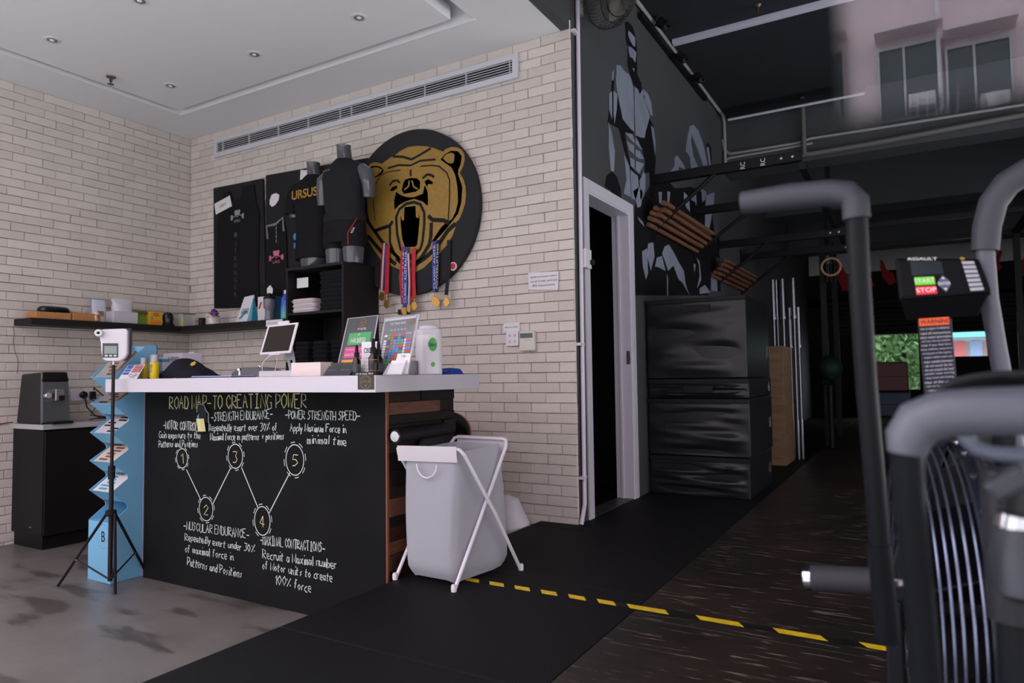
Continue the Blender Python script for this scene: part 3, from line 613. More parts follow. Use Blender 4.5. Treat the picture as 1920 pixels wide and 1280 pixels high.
for pts, lb in (([(1.108,2.417),(1.134,2.459),(1.185,2.464),(1.223,2.445),(1.217,2.402),(1.173,2.364),(1.134,2.355),(1.108,2.381)], 'white cloud-shaped tag pinned high on the second display board'), ([(1.471,2.61),(1.568,2.594),(1.586,2.522),(1.466,2.532)], 'small white label half hidden by the left mannequin')):
    tg = wallthing('cloud_tag', lb, 'tag', pts[0][0], pts[0][1], -.04); MB().poly(pts, fw_(-.03), .001).out('tag', paper, tg)

# ---------------- black shelf unit with mannequins and towels ----------------
un = T('shelf_unit', 'tall open black shelving unit under the mannequins', 'shelving', (1.98, -.19, HF))
ux0, ux1, uy, uz = 1.69, 2.268, -.37, 1.725
sx_ = 1.411
MB().box(ux0, ux0+.018, uy, -.006, HF, uz).out('side_panel', dk, un); MB().box(ux1-.018, ux1, uy, -.006, HF, uz).out('side_panel', dk, un)
MB().box(ux0, ux1, uy-.004, -.006, uz, uz+.02).out('top_panel', dk, un); MB().box(ux0+.018, ux1-.018, -.014, -.006, HF, uz).out('back_panel', dk, un)
for z in (sx_, 1.0, .6, .2, HF+.06): MB().box(ux0+.018, ux1-.018, uy+.004, -.014, z-.018, z).out('shelf_board', dk, un)
cd3 = T('shelf_card', 'small white printed card on the back of the shelf unit', 'card', (1.85, -.2, 1.6))
a, b = ((1.729,-0.3,1.676),(1.847,-0.3,1.602))
MB().box(a[0], b[0], -.301, -.3, b[2], a[2]).out('card', paper, cd3); MB().box((a[0]+b[0])/2-.01, (a[0]+b[0])/2+.01, -.3, -.014, a[2]-.015, a[2]-.012).out('wire_clip', steel, cd3)
def towels(x0, x1, y0, y1, z, n, th, m, name, lab, grp_, cat='towel'):
    for i in range(n):
        t = T(name, lab[i] if isinstance(lab, list) else lab, cat, ((x0+x1)/2, (y0+y1)/2, z+i*th), 0, grp_)
        w2, d2_ = (x1-x0)/2, (y1-y0)/2; j = random.uniform(-.006, .006)
        MB().loft([(0.001, j, 0, w2*.97, d2_*.97), (th*.25, j, 0, w2, d2_), (th*.7, j, 0, w2, d2_), (th*.98, j, 0, w2*.96, d2_*.96)], 28, .25).out('folded_cloth', m, t, smooth=True, local=True)
        MB().loft([(th*.45, j, -d2_-.0015, w2*.9, .004), (th*.52, j, -d2_-.0015, w2*.9, .004)], 16, .3).out('fold_edge', m, t, local=True)
towels(ux0+.03, ux0+.26, -.35, -.05, sx_+.001, 3, .034, M('towel_white', (205, 196, 200), .95, bump=.002, scale=60), 'folded_towel', ['white folded towel, lowest of the three on the black shelf', 'white folded towel, middle of the three on the black shelf', 'white folded towel, topmost of the three on the black shelf'], 'white towels on the shelf unit')
bc = M('black_cloth', (24, 25, 29), .95)
towels(ux0+.3, ux1-.03, -.34, -.05, sx_+.001, 9, .032, bc, 'folded_shirt', ['folded black shirt '+q_+' of the tall stack beside the white towels' for q_ in ('at the bottom', 'second from the bottom', 'third from the bottom', 'fourth from the bottom', 'in the middle', 'fourth from the top', 'third from the top', 'second from the top', 'at the top')], 'black shirts stacked on the upper shelf', 'shirt')
for c_, x in enumerate((ux0+.03, ux0+.22, ux0+.4)): towels(x, x+.15, -.33, -.05, 1.001, 6, .033, bc, 'folded_shirt', 'folded black shirt in the '+('left', 'middle', 'right')[c_]+' pile of the dim second shelf', 'black shirts on the second shelf', 'shirt')

mq = M('smoked_mannequin', (78, 80, 86), .12, coat=.5)
def mannequin(name, label, x, y, tall, sc):
    t = T(name, label, 'mannequin', (x, y, uz+.021)); k = sc
    if tall:
        MB().loft([(0, -.085*k, 0, .07*k, .07*k), (.12*k, -.085*k, 0, .08*k, .08*k), (.2*k, -.07*k, 0, .085*k, .09*k)], 24).out('thigh', mq, t, smooth=True, local=True)
        MB().loft([(0, .085*k, 0, .07*k, .07*k), (.12*k, .085*k, 0, .08*k, .08*k), (.2*k, .07*k, 0, .085*k, .09*k)], 24).out('thigh', mq, t, smooth=True, local=True)
    MB().loft([(.16*k, 0, 0, .16*k, .1*k), (.25*k, 0, 0, .165*k, .11*k), (.38*k, 0, 0, .135*k, .09*k), (.52*k, 0, 0, .165*k, .105*k), (.64*k, 0, 0, .19*k, .105*k), (.7*k, 0, 0, .18*k, .085*k), (.745*k, 0, 0, .1*k, .065*k), (.77*k, 0, 0, .055*k, .055*k), (.86*k, 0, -.01*k, .05*k, .052*k), (.87*k, 0, -.01*k, .054*k, .056*k)], 28).out('torso', mq, t, smooth=True, local=True)
    if not tall: MB().loft([(0, 0, 0, .09*k, .08*k), (.02*k, 0, 0, .1*k, .09*k), (.16*k, 0, 0, .15*k, .1*k)], 24).out('base', mq, t, smooth=True, local=True)
    for sg in (-1, 1): MB().tube([(sg*.16*k, 0, .67*k), (sg*.205*k, 0, .64*k), (sg*.225*k, .005, .56*k), (sg*.225*k, .01, .46*k)], [.05*k, .056*k, .05*k, .042*k], 16).out('upper_arm', mq, t, smooth=True, local=True)
    return t
def shirt(x, y, label, k, z0, z1, sleeves, mat_, name='t_shirt', dz=0):
    t = T(name, label, 'shirt', (x, y, uz+.021)); e = .008
    P_ = [(z0*k, 0, 0, .172*k, .118*k), ((z0+.05)*k, 0, 0, .176*k, .122*k), (.38*k, 0, 0, .16*k, .108*k), (.52*k, 0, 0, .178*k, .118*k), (.64*k, 0, 0, .2*k, .116*k), (.7*k, 0, 0, .188*k, .096*k), (.74*k, 0, 0, .12*k, .075*k), (.765*k, 0, 0, .068*k, .066*k)]
    MB().loft(P_, 30).out('body', mat_, t, smooth=True, local=True)
    if sleeves:
        for sg in (-1, 1): MB().tube([(sg*.15*k, 0, .69*k), (sg*.205*k, 0, .655*k), (sg*.24*k, .005, .57*k), (sg*.25*k, .008, .49*k)], [.055*k, .068*k, .066*k, .068*k], 16).out('sleeve', mat_, t, smooth=True, local=True)
    return t
kA = .98; mA = (1.719, -.12); mB_ = (2.165, -.25)
mannequin('mannequin', 'left smoky grey mannequin torso wearing a black t-shirt with gold lettering', mA[0], mA[1], False, kA)
ta = shirt(mA[0], mA[1], 'black t-shirt with gold URSUS lettering on the left mannequin', kA, .1, 1, True, jersey)
gfoil = M('gold_foil', (196, 150, 70), .3, .6)
text('URSUS', (mA[0]+.02, mA[1]-.122*kA, uz+.021+.60*kA), X, (0, .02, 1), .07, gfoil, ta, w=.27, bold=.02)
q = MB(); q.poly([(mA[0]-.13+.02*math.cos(k*1.05)*(1 if k % 2 else .6), uz+.3+.03*math.sin(k*1.05)) for k in range(6)], lambda a, b, d: (a, mA[1]-.075-d, b), .001).poly([(mA[0]-.135, uz+.21), (mA[0]-.105, uz+.21), (mA[0]-.105, uz+.25), (mA[0]-.135, uz+.25)], lambda a, b, d: (a, mA[1]-.08-d, b), .001); q.out('blue_print', M('blue_print', (50, 130, 190), .6), ta)
kB = 1.0
mannequin('mannequin', 'right glossy mannequin torso in black tank top and shorts', mB_[0], mB_[1], True, kB)
tb_ = shirt(mB_[0], mB_[1], 'plain charcoal black tank top on the right mannequin', kB, .3, 1, False, M('charcoal_jersey', (30, 31, 35), .8), 'tank_top')
text('URSUS', (mB_[0]-.07, mB_[1]-.112, uz+.021+.675), X, (0, .1, 1), .014, gold, tb_, w=.07)
sho = T('shorts', 'black training shorts with a red side stripe on the right mannequin', 'shorts', (mB_[0], mB_[1], uz+.021))
MB().loft([(.15, 0, 0, .168, .106), (.2, 0, 0, .172, .112), (.26, 0, 0, .178, .12), (.33, 0, 0, .16, .112)], 28).out('waist', jersey, sho, smooth=True, local=True)
for sg in (-1, 1): MB().loft([(.115, sg*.087, 0, .088, .09), (.2, sg*.082, 0, .094, .1), (.24, sg*.075, 0, .09, .1)], 24).out('leg', jersey, sho, smooth=True, local=True)
MB().tube([(.165, -.05, .31), (.13, -.105, .2), (.12, -.09, .12)], .003).out('stripe', red, sho, local=True)
text('RDX', Vector(sho.location)+Vector((.158, -.085, .22)), (0.3, .3, 1), (-1, -.4, 0), .016, paper, sho, w=.045)

# ---------------- round bear emblem ----------------
em = T('bear_emblem', 'large round black wall sign with a roaring gold bear head', 'sign', (2.6, -.02, 2.11))
EC, ER, EY = (2.595, 2.113), .6, -.045
MB().lathe((EC[0], -.004, EC[1]), [(ER, 0), (ER, EY+.004)], 72, 'y').out('disc', M('emblem_black', (38, 39, 42), .8, spec=.3), em)
GD = M('emblem_gold', (152, 119, 47), .55, var=.12, scale=40); BKm = M('emblem_line', (22, 22, 24), .6)
f0 = fw_(EY); f1 = fw_(EY-.004); f2 = fw_(EY-.0055); f3 = fw_(EY-.007)
head = [(2.224,2.528),(2.262,2.534),(2.305,2.526),(2.341,2.51),(2.375,2.523),(2.428,2.543),(2.48,2.558),(2.532,2.578),(2.593,2.591),(2.674,2.584),(2.763,2.564),(2.83,2.538),(2.902,2.501),(2.926,2.517),(2.973,2.522),(3.02,2.511),(3.057,2.489),(3.079,2.453),(3.083,2.414),(3.069,2.37),(3.041,2.327),(3.068,2.285),(3.086,2.236),(3.091,2.174),(3.084,2.114),(3.061,2.056),(3.032,2.006),(3.004,1.987),(2.999,1.949),(2.971,1.891),(2.928,1.841),(2.871,1.793),(2.794,1.746),(2.725,1.698),(2.656,1.676),(2.596,1.675),(2.515,1.701),(2.402,1.752),(2.339,1.786),(2.264,1.872),(2.211,1.944),(2.2,1.987),(2.17,2.074),(2.157,2.16),(2.155,2.244),(2.168,2.309),(2.212,2.341),(2.185,2.374),(2.182,2.425),(2.202,2.489)]
MB().poly(head, f0, .004).out('gold_head', GD, em)
q = MB()
BP = [[(2.878,2.449),(2.916,2.481),(2.973,2.496),(3.029,2.481),(3.061,2.441),(3.051,2.388),(3.032,2.353),(3.027,2.323),(3.063,2.225),(3.052,2.119),(3.024,2.046),(2.967,1.991),(2.872,1.91),(2.814,1.869),(2.795,1.875),(2.873,1.964),(2.92,1.997),(2.972,2.014),(3.005,2.064),(3.025,2.13),(3.021,2.231),(3.004,2.319),(2.972,2.378),(2.925,2.413)],[(2.229,2.502),(2.267,2.508),(2.321,2.495),(2.364,2.459),(2.342,2.433),(2.267,2.412),(2.229,2.351),(2.191,2.39),(2.191,2.457)],[(2.416,2.298),(2.447,2.322),(2.489,2.324),(2.485,2.3),(2.447,2.289)],[(2.736,2.314),(2.77,2.328),(2.814,2.298),(2.804,2.284),(2.77,2.293),(2.76,2.274),(2.745,2.3)],[(2.561,2.357),(2.612,2.361),(2.672,2.349),(2.699,2.32),(2.696,2.272),(2.661,2.253),(2.601,2.253),(2.55,2.254),(2.53,2.281),(2.542,2.328)],[(2.478,2.28),(2.519,2.25),(2.58,2.225),(2.641,2.216),(2.72,2.229),(2.74,2.289),(2.764,2.238),(2.769,2.174),(2.763,2.135),(2.72,2.173),(2.64,2.204),(2.56,2.195),(2.508,2.178),(2.462,2.148),(2.457,2.218)],[(2.554,2.156),(2.655,2.152),(2.659,2.07),(2.679,2.059),(2.689,2.098),(2.691,2.042),(2.678,1.932),(2.668,1.87),(2.648,1.856),(2.557,1.865),(2.532,1.924),(2.518,2.031),(2.518,2.104),(2.533,2.062),(2.548,2.06)],[(2.582,2.467),(2.612,2.448),(2.643,2.457),(2.612,2.456)]]
for p in BP: q.poly(p, f1, .0)
BS = [([(2.212,2.328),(2.185,2.257),(2.19,2.155),(2.211,2.086),(2.265,2.021),(2.34,1.93),(2.423,1.855),(2.506,1.782)],18,0),([(2.205,1.986),(2.286,1.903),(2.371,1.82),(2.474,1.745)],20,0),([(3.004,1.979),(2.939,1.941),(2.881,1.877),(2.814,1.815),(2.726,1.761),(2.637,1.722),(2.546,1.738),(2.475,1.793)],22,0),([(2.449,2.547),(2.542,2.527),(2.623,2.494),(2.703,2.515),(2.797,2.544)],12,0),([(2.401,2.466),(2.5,2.473),(2.612,2.452),(2.703,2.471),(2.839,2.457)],10,0),([(2.614,2.421),(2.614,2.373)],12,0),([(2.267,2.345),(2.332,2.426),(2.406,2.439),(2.52,2.433)],5,0),([(2.267,2.345),(2.261,2.229),(2.276,2.094)],4,0),([(2.702,2.431),(2.8,2.421),(2.868,2.403),(2.934,2.345),(2.957,2.287),(2.955,2.171),(2.941,2.01)],7,0),([(2.416,2.335),(2.447,2.363),(2.489,2.362),(2.515,2.34)],11,0),([(2.721,2.34),(2.761,2.362),(2.8,2.351),(2.824,2.332)],13,0),([(2.477,2.093),(2.508,2.146),(2.57,2.178),(2.64,2.18),(2.7,2.156),(2.734,2.092),(2.733,2.005),(2.717,1.888),(2.697,1.835),(2.647,1.8),(2.577,1.799),(2.516,1.854),(2.486,1.97)],15,1),([(2.445,2.065),(2.414,2.036),(2.329,2.025),(2.265,2.012)],18,0),([(2.768,2.064),(2.806,2.031),(2.902,2.015),(2.949,1.99)],20,0),([(2.419,2.027),(2.418,1.913),(2.454,1.836),(2.505,1.774)],14,0),([(2.796,2.013),(2.791,1.919),(2.775,1.858),(2.716,1.785),(2.667,1.743)],20,0),([(2.582,1.783),(2.637,1.777)],14,0)]
for p, wd, c in BS: q.stroke(p, wd*.0015, f1, .0012, closed=bool(c))
q.out('black_lines', BKm, em)
q = MB()
for p in [[(2.902,2.453),(2.926,2.476),(2.977,2.482),(3.001,2.463),(2.995,2.413),(2.972,2.402),(2.934,2.42)],[(2.244,2.487),(2.278,2.495),(2.321,2.482),(2.348,2.459),(2.305,2.431),(2.267,2.42),(2.251,2.456)]]: q.poly(p, f2, .001)
for p in [[(2.601,2.343),(2.596,2.303),(2.555,2.281)],[(2.627,2.339),(2.641,2.292),(2.676,2.271)]]: q.stroke(p, .012, f2, .001)
q.out('gold_detail', GD, em)

# medals hanging below the emblem
ribred = M('ribbon_red', (178, 30, 42), .6); ribblue = M('ribbon_blue', (40, 62, 150), .6); ribwhite = M('ribbon_white', (214, 208, 214), .7); ribnavy = M('ribbon_navy', (30, 34, 56), .6); ribblack = M('ribbon_black', (26, 28, 32), .6)
medm = M('medal_gold', (190, 150, 80), .3, .9)
def medal(label, path, wpx, stripes, yy, mz, txt=None):
    """ribbon along a 2D path with stripes, a disc at its end"""
    p0 = path[0]; t = T('medal', label, 'medal', (p0[0], yy, p0[1]), 0, 'medals hanging from the bear sign')
    n = len(stripes); tot = sum(s for _, s in stripes); off = -wpx/2
    for m_, s in stripes:
        wd = wpx*s/tot; q = MB(); c = off+wd/2; q.stroke([(a+c, b) for a, b in path], wd, fw_(yy), .0015); off += wd; q.out('ribbon', m_, t, solid=.001)
    e = path[-1]
    MB().lathe((e[0], yy-.004, e[1]-mz), [(.03, 0), (.032, .003), (.03, .007)], 24, 'y', .55 if mz < .05 else .8).out('disc', medm, t, smooth=True)
    MB().tube([(e[0], yy, e[1]), (e[0], yy, e[1]-mz+.028)], .004).out('ring', medm, t)
    if txt:
        a, b = Vector(path[0]), Vector(path[-1]); c = (a+b)/2; d = (b-a).normalized()
        text(txt, (c.x, yy-.002, c.y), (-d.x, 0, -d.y), (d.y*1, 0, -d.x) if d.y < 0 else (1, 0, 0), wpx*.5, paper, t, w=(b-a).length*.85)
    return t
medal('red, white and blue striped ribbon medal, leftmost under the sign', [(2.375,1.913),(2.359,1.738),(2.348,1.569)], .036, [(ribred, 1), (ribwhite, 1.2), (ribblue, 1)], -.06, .05)
medal('wide plain red ribbon medal, second from the left', [(2.414,1.888),(2.408,1.693),(2.402,1.529)], .04, [(ribred, 1)], -.07, .07)
medal('red ribbon with white lettering, left of the blue starred ribbon', [(2.555,1.867),(2.528,1.645),(2.547,1.45)], .034, [(ribred, 1)], -.06, .04, 'AUSTRALIA')
medal('royal blue ribbon with white lettering and stars, centre of the group', [(2.585,1.858),(2.574,1.64),(2.568,1.425)], .04, [(ribblue, 1)], -.068, .03, 'CLASSIC AUSTRALIA')
medal('narrow red and white striped ribbon right of the blue starred ribbon', [(2.61,1.808),(2.618,1.597),(2.612,1.445)], .028, [(ribnavy, .6), (ribwhite, 1), (ribred, 1)], -.075, .03)
medal('plain red ribbon looping right of the centre group', [(2.651,1.844),(2.644,1.634),(2.652,1.481)], .036, [(ribred, 1)], -.065, .05)
medal('blue ribbon with white lettering, left of the pair under the jaw', [(2.831,1.875),(2.825,1.695),(2.827,1.515)], .032, [(ribblue, 1)], -.06, .06, 'CLASSIC AUSTR')
medal('dark navy ribbon with tiny white text beside the blue lettered one', [(2.865,1.877),(2.858,1.691),(2.852,1.512)], .026, [(ribnavy, 1)], -.068, .07, 'POWERLIFTING')
medal('plain black ribbon medal, rightmost under the sign', [(2.954,1.869),(2.947,1.647),(2.928,1.489)], .032, [(ribblack, 1)], -.06, .05)
bdg = T('round_badge', 'small round red and white badge on the lower right of the sign', 'badge', (3.0, -.06, 1.75))
p = (2.98,-0.055,1.685)
MB().lathe((p[0], EY-.001, p[2]), [(.03, 0), (.03, -.008)], 24, 'y').out('rim', ribwhite, bdg); MB().lathe((p[0], EY-.009, p[2]), [(.022, 0), (.022, -.002)], 24, 'y').out('face', ribred, bdg)
tpc = T('masking_note', 'small dark tag stuck on the bricks beneath the medals', 'tag', (2.517,-0.03,1.393))
a, b = ((2.464,-0.02,1.42),(2.563,-0.02,1.383)); MB().box(a[0], b[0], -.02, -.002, b[2], a[2]).out('tag', M('dark_tag', (46, 38, 38), .6), tpc)

# ---------------- wall fittings ----------------
nt_ = T('payment_notice', 'white paper notice about minimum card spend taped to the brick wall', 'notice', (3.655,-0.01,1.535))
MB().poly([(3.547,1.596),(3.768,1.587),(3.762,1.469),(3.549,1.484)], fw_(-.008), .002).out('sheet', paper, nt_)
for s, p in zip(('$250 minimum spend', 'on all Credit card and', 'EPS transactions'), [(3.66,-0.012,1.562),(3.66,-0.012,1.535),(3.659,-0.012,1.507)]): text(s, (p[0], -.0105, p[2]), X, Z, .014, ink, nt_, w=.19-.03*(s[0] == 'E'))
sw = T('switch_plate', 'white four-button switch plate with a small label above it', 'switch', (3.41,-0.01,1.173))
a, b = ((3.376,-0.02,1.22),(3.472,-0.02,1.122))
MB().box(a[0], b[0], -.02, -.003, b[2], a[2]).out('plate', whitepl, sw, bev=.003)
for i in (0, 1):
    for j in (0, 1): MB().lathe((a[0]+(b[0]-a[0])*(.3+.4*i), -.02, b[2]+(a[2]-b[2])*(.3+.4*j)), [(.009, 0), (.008, -.004)], 14, 'y').out('button', M('button_grey', (190, 190, 200), .4), sw)
a, b = ((3.355,-0.012,1.275),(3.477,-0.012,1.216)); MB().box(a[0], b[0], -.012, -.003, b[2], a[2]).out('label_strip', paper, sw)
text('Please turn off lights', ((a[0]+b[0])/2, -.0125, (a[2]+b[2])/2), X, Z, .012, M('violet_ink', (90, 80, 130), .7), sw, w=.1)
th = T('thermostat', 'cream wall thermostat with green display by the switch plate', 'thermostat', (3.526,-0.01,1.152))
a, b = ((3.483,-0.03,1.215),(3.595,-0.03,1.087)); MB().box(a[0], b[0], -.03, -.003, b[2], a[2]).out('case', M('cream_plastic', (216, 212, 198), .45), th, bev=.004)
MB().box(a[0]+.008, b[0]-.012, -.0315, -.03, a[2]-.045, a[2]-.014).out('display', M('lcd_green', (62, 84, 80), .3), th); MB().box(a[0]+.04, b[0]-.03, -.033, -.03, a[2]-.062, a[2]-.055).out('button', M('button_grey', (190, 190, 200), .4), th)
# long air grille
vg = T('air_grille', 'long white linear air grille under the white ceiling', 'vent', (1.93, -.01, 3.0))
vx0, vx1, vz0, vz1 = .366, 3.495, 2.905, 3.07; al = M('grille_white', (208, 208, 216), .4)
MB().box(vx0+.03, vx1-.03, -.006, -.003, vz0+.03, vz1-.03).out('shade_sheet', M('shade_sheet', (10, 10, 12), .9), vg)  # flat black sheet stands in for the shade behind the slats
for n_, (p, q_, r_, s_) in (('rail', (vx0, vx1, vz0, vz0+.04)), ('rail', (vx0, vx1, vz1-.035, vz1)), ('stile', (vx0, vx0+.04, vz0+.04, vz1-.035)), ('stile', (vx1-.04, vx1, vz0+.04, vz1-.035))): MB().box(p, q_, -.022, -.002, r_, s_).out(n_, al, vg)
for k in range(5):
    z = vz0+.052+k*.0175; MB().bar((vx0+.03, -.014, z), (vx1-.03, -.014, z), .008, .0035, up=(0, 0, 1)).out('slat', al, vg)
for x in [0.482,0.827,1.192,1.541,1.891,2.009,2.362,2.721,3.079,3.432]: MB().box(x-.002, x+.002, -.02, -.006, vz0+.035, vz1-.03).out('divider', al, vg)
# downlights, sprinkler
zt = HC+.002
for lb, (x, y) in zip(('recessed downlight nearest the left wall, left of the sprinkler', 'recessed downlight near the back left corner of the tray', 'recessed downlight in the middle of the back row', 'recessed downlight at the right end of the back row', 'recessed downlight cut by the top edge of the picture'), ((.937, -1.637), (.929, -.807), (1.877, -.815), (2.818, -.802), (1.866, -1.616))):
    t = T('downlight', lb, 'ceiling light', (x, y, zt), 0, 'recessed downlights in the white ceiling')
    MB().lathe((0, 0, 0), [(.03, -.002), (.046, -.003), (.05, -.0005), (.05, .001)], 28).out('trim_ring', whitepl, t, smooth=True, local=True)
    MB().lathe((0, 0, 0), [(.032, -.0035), (.03, -.005), (0, -.0055)], 24).out('reflector', M('lamp_reflector', (120, 120, 124), .3), t, smooth=True, local=True); MB().lathe((.004, -.004, -.005), [(.014, 0), (.012, -.004), (0, -.005)], 18).out('lamp', M('lamp_white', (245, 245, 248), .3), t, smooth=True, local=True)
t = T('sprinkler', 'small bronze sprinkler head hanging from the white ceiling', 'sprinkler', (.709, -1.13, zt))
MB().lathe((0, 0, 0), [(.032, 0), (.03, -.008), (.012, -.012), (.01, -.03), (.012, -.034), (.006, -.04), (.006, -.055)], 20).out('body', M('bronze', (120, 100, 90), .35, .8), t, smooth=True, local=True)
MB().lathe((0, 0, -.055), [(.022, 0), (.022, -.003)], 16).out('deflector', M('bronze', (120, 100, 90), .35, .8), t, local=True)

# ---------------- things on the counter ----------------
TZ = .939
def sheetfn(c):  # bilinear map on a leaning quad: c = BL, BR, TR, TL
    BL_, BR_, TR_, TL_ = map(Vector, c); n = (BR_-BL_).cross(TL_-BL_).normalized()
    return lambda u, v, d=0: BL_*(1-u)*(1-v)+BR_*u*(1-v)+TR_*u*v+TL_*(1-u)*v+n*d
def slab_q(name, c, t, m, parent, bev=0):
    f = sheetfn(c); u = [(0, 0), (1, 0), (1, 1), (0, 1)]
    return MB().hexa([f(a, b, -t) for a, b in u], [f(a, b, 0) for a, b in u]).out(name, m, parent, bev=bev)
def qtext(s, f, u, v, hu, wu, m, parent, d=.001):
    """text centred at (u,v) on a sheet, width wu and height hu in metres"""
    o = f(u, v, d); ux = (f(u+.1, v)-f(u-.1, v)); vx = (f(u, v+.1)-f(u, v-.1))
    return text(s, o, ux, vx, hu, m, parent, w=wu, off=.0003)
def patch(f, u0, u1, v0, v1, d=.0008): return [f(u0, v0, d), f(u1, v0, d), f(u1, v1, d), f(u0, v1, d)]

# blue tiered leaflet stand at the left end
bs = T('leaflet_stand', 'light blue cardboard leaflet stand with zigzag tiers left of the chalkboard', 'display stand', (1.52, -1.47, HF))
cblue = M('card_blue', (120, 182, 218), .6); lilac = M('card_lilac', (186, 174, 196), .6); cbrown = M('card_edge', (140, 108, 78), .8)
x0, x1, yf, yb = 1.405, 1.640, -1.61, -1.34
zt_ = 1.145; tiers = [0.954,0.794,0.622,0.454,0.28,0.102]
MB().box(x0, x1, yf, yb, HF, tiers[5]).out('base_box', cblue, bs, bev=.002)
# side cheeks: blue card with zigzag front edge
for nm, xa, xb in (('side_panel', x0, x0+.004), ('side_panel', x1-.004, x1)):
    pts = [(yb, HF+.2), (yb, zt_)]
    for k in range(6):
        zt0 = tiers[k]; zb = zt0-.07; pts += [(yf+.16, min(zt0+.12, zt_)), (yf, zt0), (yf+.045, zb)]
    pts = [(yb, tiers[5]), (yb, zt_), (yb-.07, zt_)]
    for k in range(5): pts += [(yf, tiers[k]), (yf+.075, tiers[k]-.065), (yf+.095, tiers[k]-.085), (yf+.098, tiers[k]-.105)]
    pts += [(yf, tiers[5]+.0)]
    MB().poly(pts, lambda a, b, d, xa=xa, xb=xb: (xa+d, a, b), xb-xa).out(nm, cblue, bs)
MB().box(x0, x1, yb-.004, yb, HF, zt_).out('back_panel', cblue, bs)
MB().box(x1, x1+.003, yb-.08, yb+.004, HF, .86).out('lilac_edge', lilac, bs)
for z in (.0, .42): text('BUCHANANS', (x1+.0035, yb-.035, .62-z), (0, 0, -1), (0, 1, 0), .03, ink, bs, w=.2)
for k in range(5):
    zz = tiers[k]
    MB().hexa([(x0, yf, zz-.002), (x1-.004, yf, zz-.002), (x1-.004, yf+.075, zz-.067), (x0, yf+.075, zz-.067)], [(x0, yf, zz), (x1-.004, yf, zz), (x1-.004, yf+.075, zz-.063), (x0, yf+.075, zz-.063)]).out('tier_lip', cblue, bs)
    c = [(x0+.012, yf+.012, zz-.006), (x1-.012, yf+.012, zz-.006), (x1-.012, yf+.15, zz+.10 if k else zz+.15), (x0+.012, yf+.15, zz+.10 if k else zz+.15)]
    lf = T('leaflets', ['glasses leaflets in the top tier of the blue stand', 'leaflets with dark frames in the tier just under the countertop', 'black and white striped leaflets in the third tier', 'leaflets with brown figures in the fourth tier', 'white and teal leaflets in the lowest tier'][k], 'leaflet', c[0], 0, 'leaflets in the blue stand')
    slab_q('sheet', c, .012, M('leaflet_%d' % k, ((150, 146, 140), (120, 115, 110), (190, 188, 192), (200, 188, 176), (214, 212, 214))[k], .5), lf)
    f = sheetfn(c); q = MB(); random.seed(k)
    for i in range(6):
        u = .06+random.random()*.5; v = .1+i*.14; q.add(patch(f, u, u+.4, v, v+.08), [(0, 1, 2, 3)])
    q.out('print', (M('brown_print', (110, 70, 40), .5), ink, ink, M('brown_print', (110, 70, 40), .5), teal)[k], lf)
    if k < 2: MB().tube([f(.95, .0, .006), f(.95, 1, .006)], .008, 6).out('edge_strip', cbrown, lf)
lt = text('B', (x0+.16, yf-.001, .02), X, Z, .06, ink, bs, w=.035)
q = MB()
for i in range(14):
    a = .5+i*.36; q.poly([(x0+.16+.06*math.cos(a)+.004*math.cos(b_), .02+.07*math.sin(a)+.004*math.sin(b_)) for b_ in (0, 2, 4)], lambda a, b, d: (a, yf-.001, b), .0)
q.out('dotted_ring', ink, bs)

def cform(name, label, cat, loc, group=None): return T(name, label, cat, loc, 0, group)
c = [(1.677,-1.6,0.934),(1.858,-1.6,0.929),(1.84,-1.54,1.022),(1.67,-1.54,1.019)]
c = [(q_[0], q_[1], max(q_[2], TZ) if i < 2 else q_[2]) for i, q_ in enumerate(c)]
c[0] = (c[0][0]+0, c[0][1], TZ); c[1] = (c[1][0], c[1][1], TZ)
fy_ = cform('payment_flyer', 'leaning flyer with blue and red blocks at the left end of the counter', 'flyer', c[0]); slab_q('sheet', c, .002, paper, fy_); f = sheetfn(c)
MB().add(patch(f, .04, .4, .72, .98), [(0, 1, 2, 3)]).add(patch(f, .04, .4, .3, .48), [(0, 1, 2, 3)]).add(patch(f, .04, .4, .52, .68), [(0, 1, 2, 3)]).out('blue_block', M('print_blue', (60, 90, 175), .5), fy_)
MB().add(patch(f, .48, .96, .45, .95), [(0, 1, 2, 3)]).out('red_block', M('print_red', (200, 60, 70), .5), fy_)
for i in range(3): qtext('PAY SAFELY', f, .72, .85-.15*i, .012, .07, paper, fy_, .0012)
q = MB()
for i in range(5):
    for j in range(3): q.add(patch(f, .48+.09*i, .48+.09*i+.06, .08+.1*j, .08+.1*j+.07), [(0, 1, 2, 3)]) if (i*3+j) % 4 else None
q.out('grey_blocks', M('print_grey', (90, 90, 95), .5), fy_)
yel = M('can_yellow', (224, 196, 30), .35)
for lb, px, r, h in (('shorter yellow spray can with grey cap beside the flyer', (1.769,-1.5,0.938), .022, .125), ('taller yellow spray can with silver cap beside the black cap', (1.869,-1.5,0.937), .026, .14)):
    t = cform('spray_can', lb, 'spray can', (px[0], px[1], TZ)); MB().lathe((0, 0, 0), [(r*.95, 0), (r, .004), (r, h*.66), (r*.92, h*.68)], 24).out('can_body', yel, t, smooth=True, local=True)
    MB().lathe((0, 0, h*.68), [(r*.88, 0), (r*.9, .002), (r*.86, h*.3), (r*.7, h*.32)], 24).out('cap', M('cap_silver', (178, 176, 184), .35, .3), t, smooth=True, local=True)
    for s_, zz, hh in (('ON', .52, .02), ('muscle', .4, .01), ('relief', .3, .01)): text(s_, (px[0]+.004, px[1]-r-.0005, TZ+h*zz), X, Z, hh, M('green_ink', (50, 70, 30), .6), t, w=r*1.1)
t = cform('promo_box', 'teal and white carton reading 20% beside the yellow cans', 'box', (1.501,-1.22,0.972)[:2]+(TZ,))
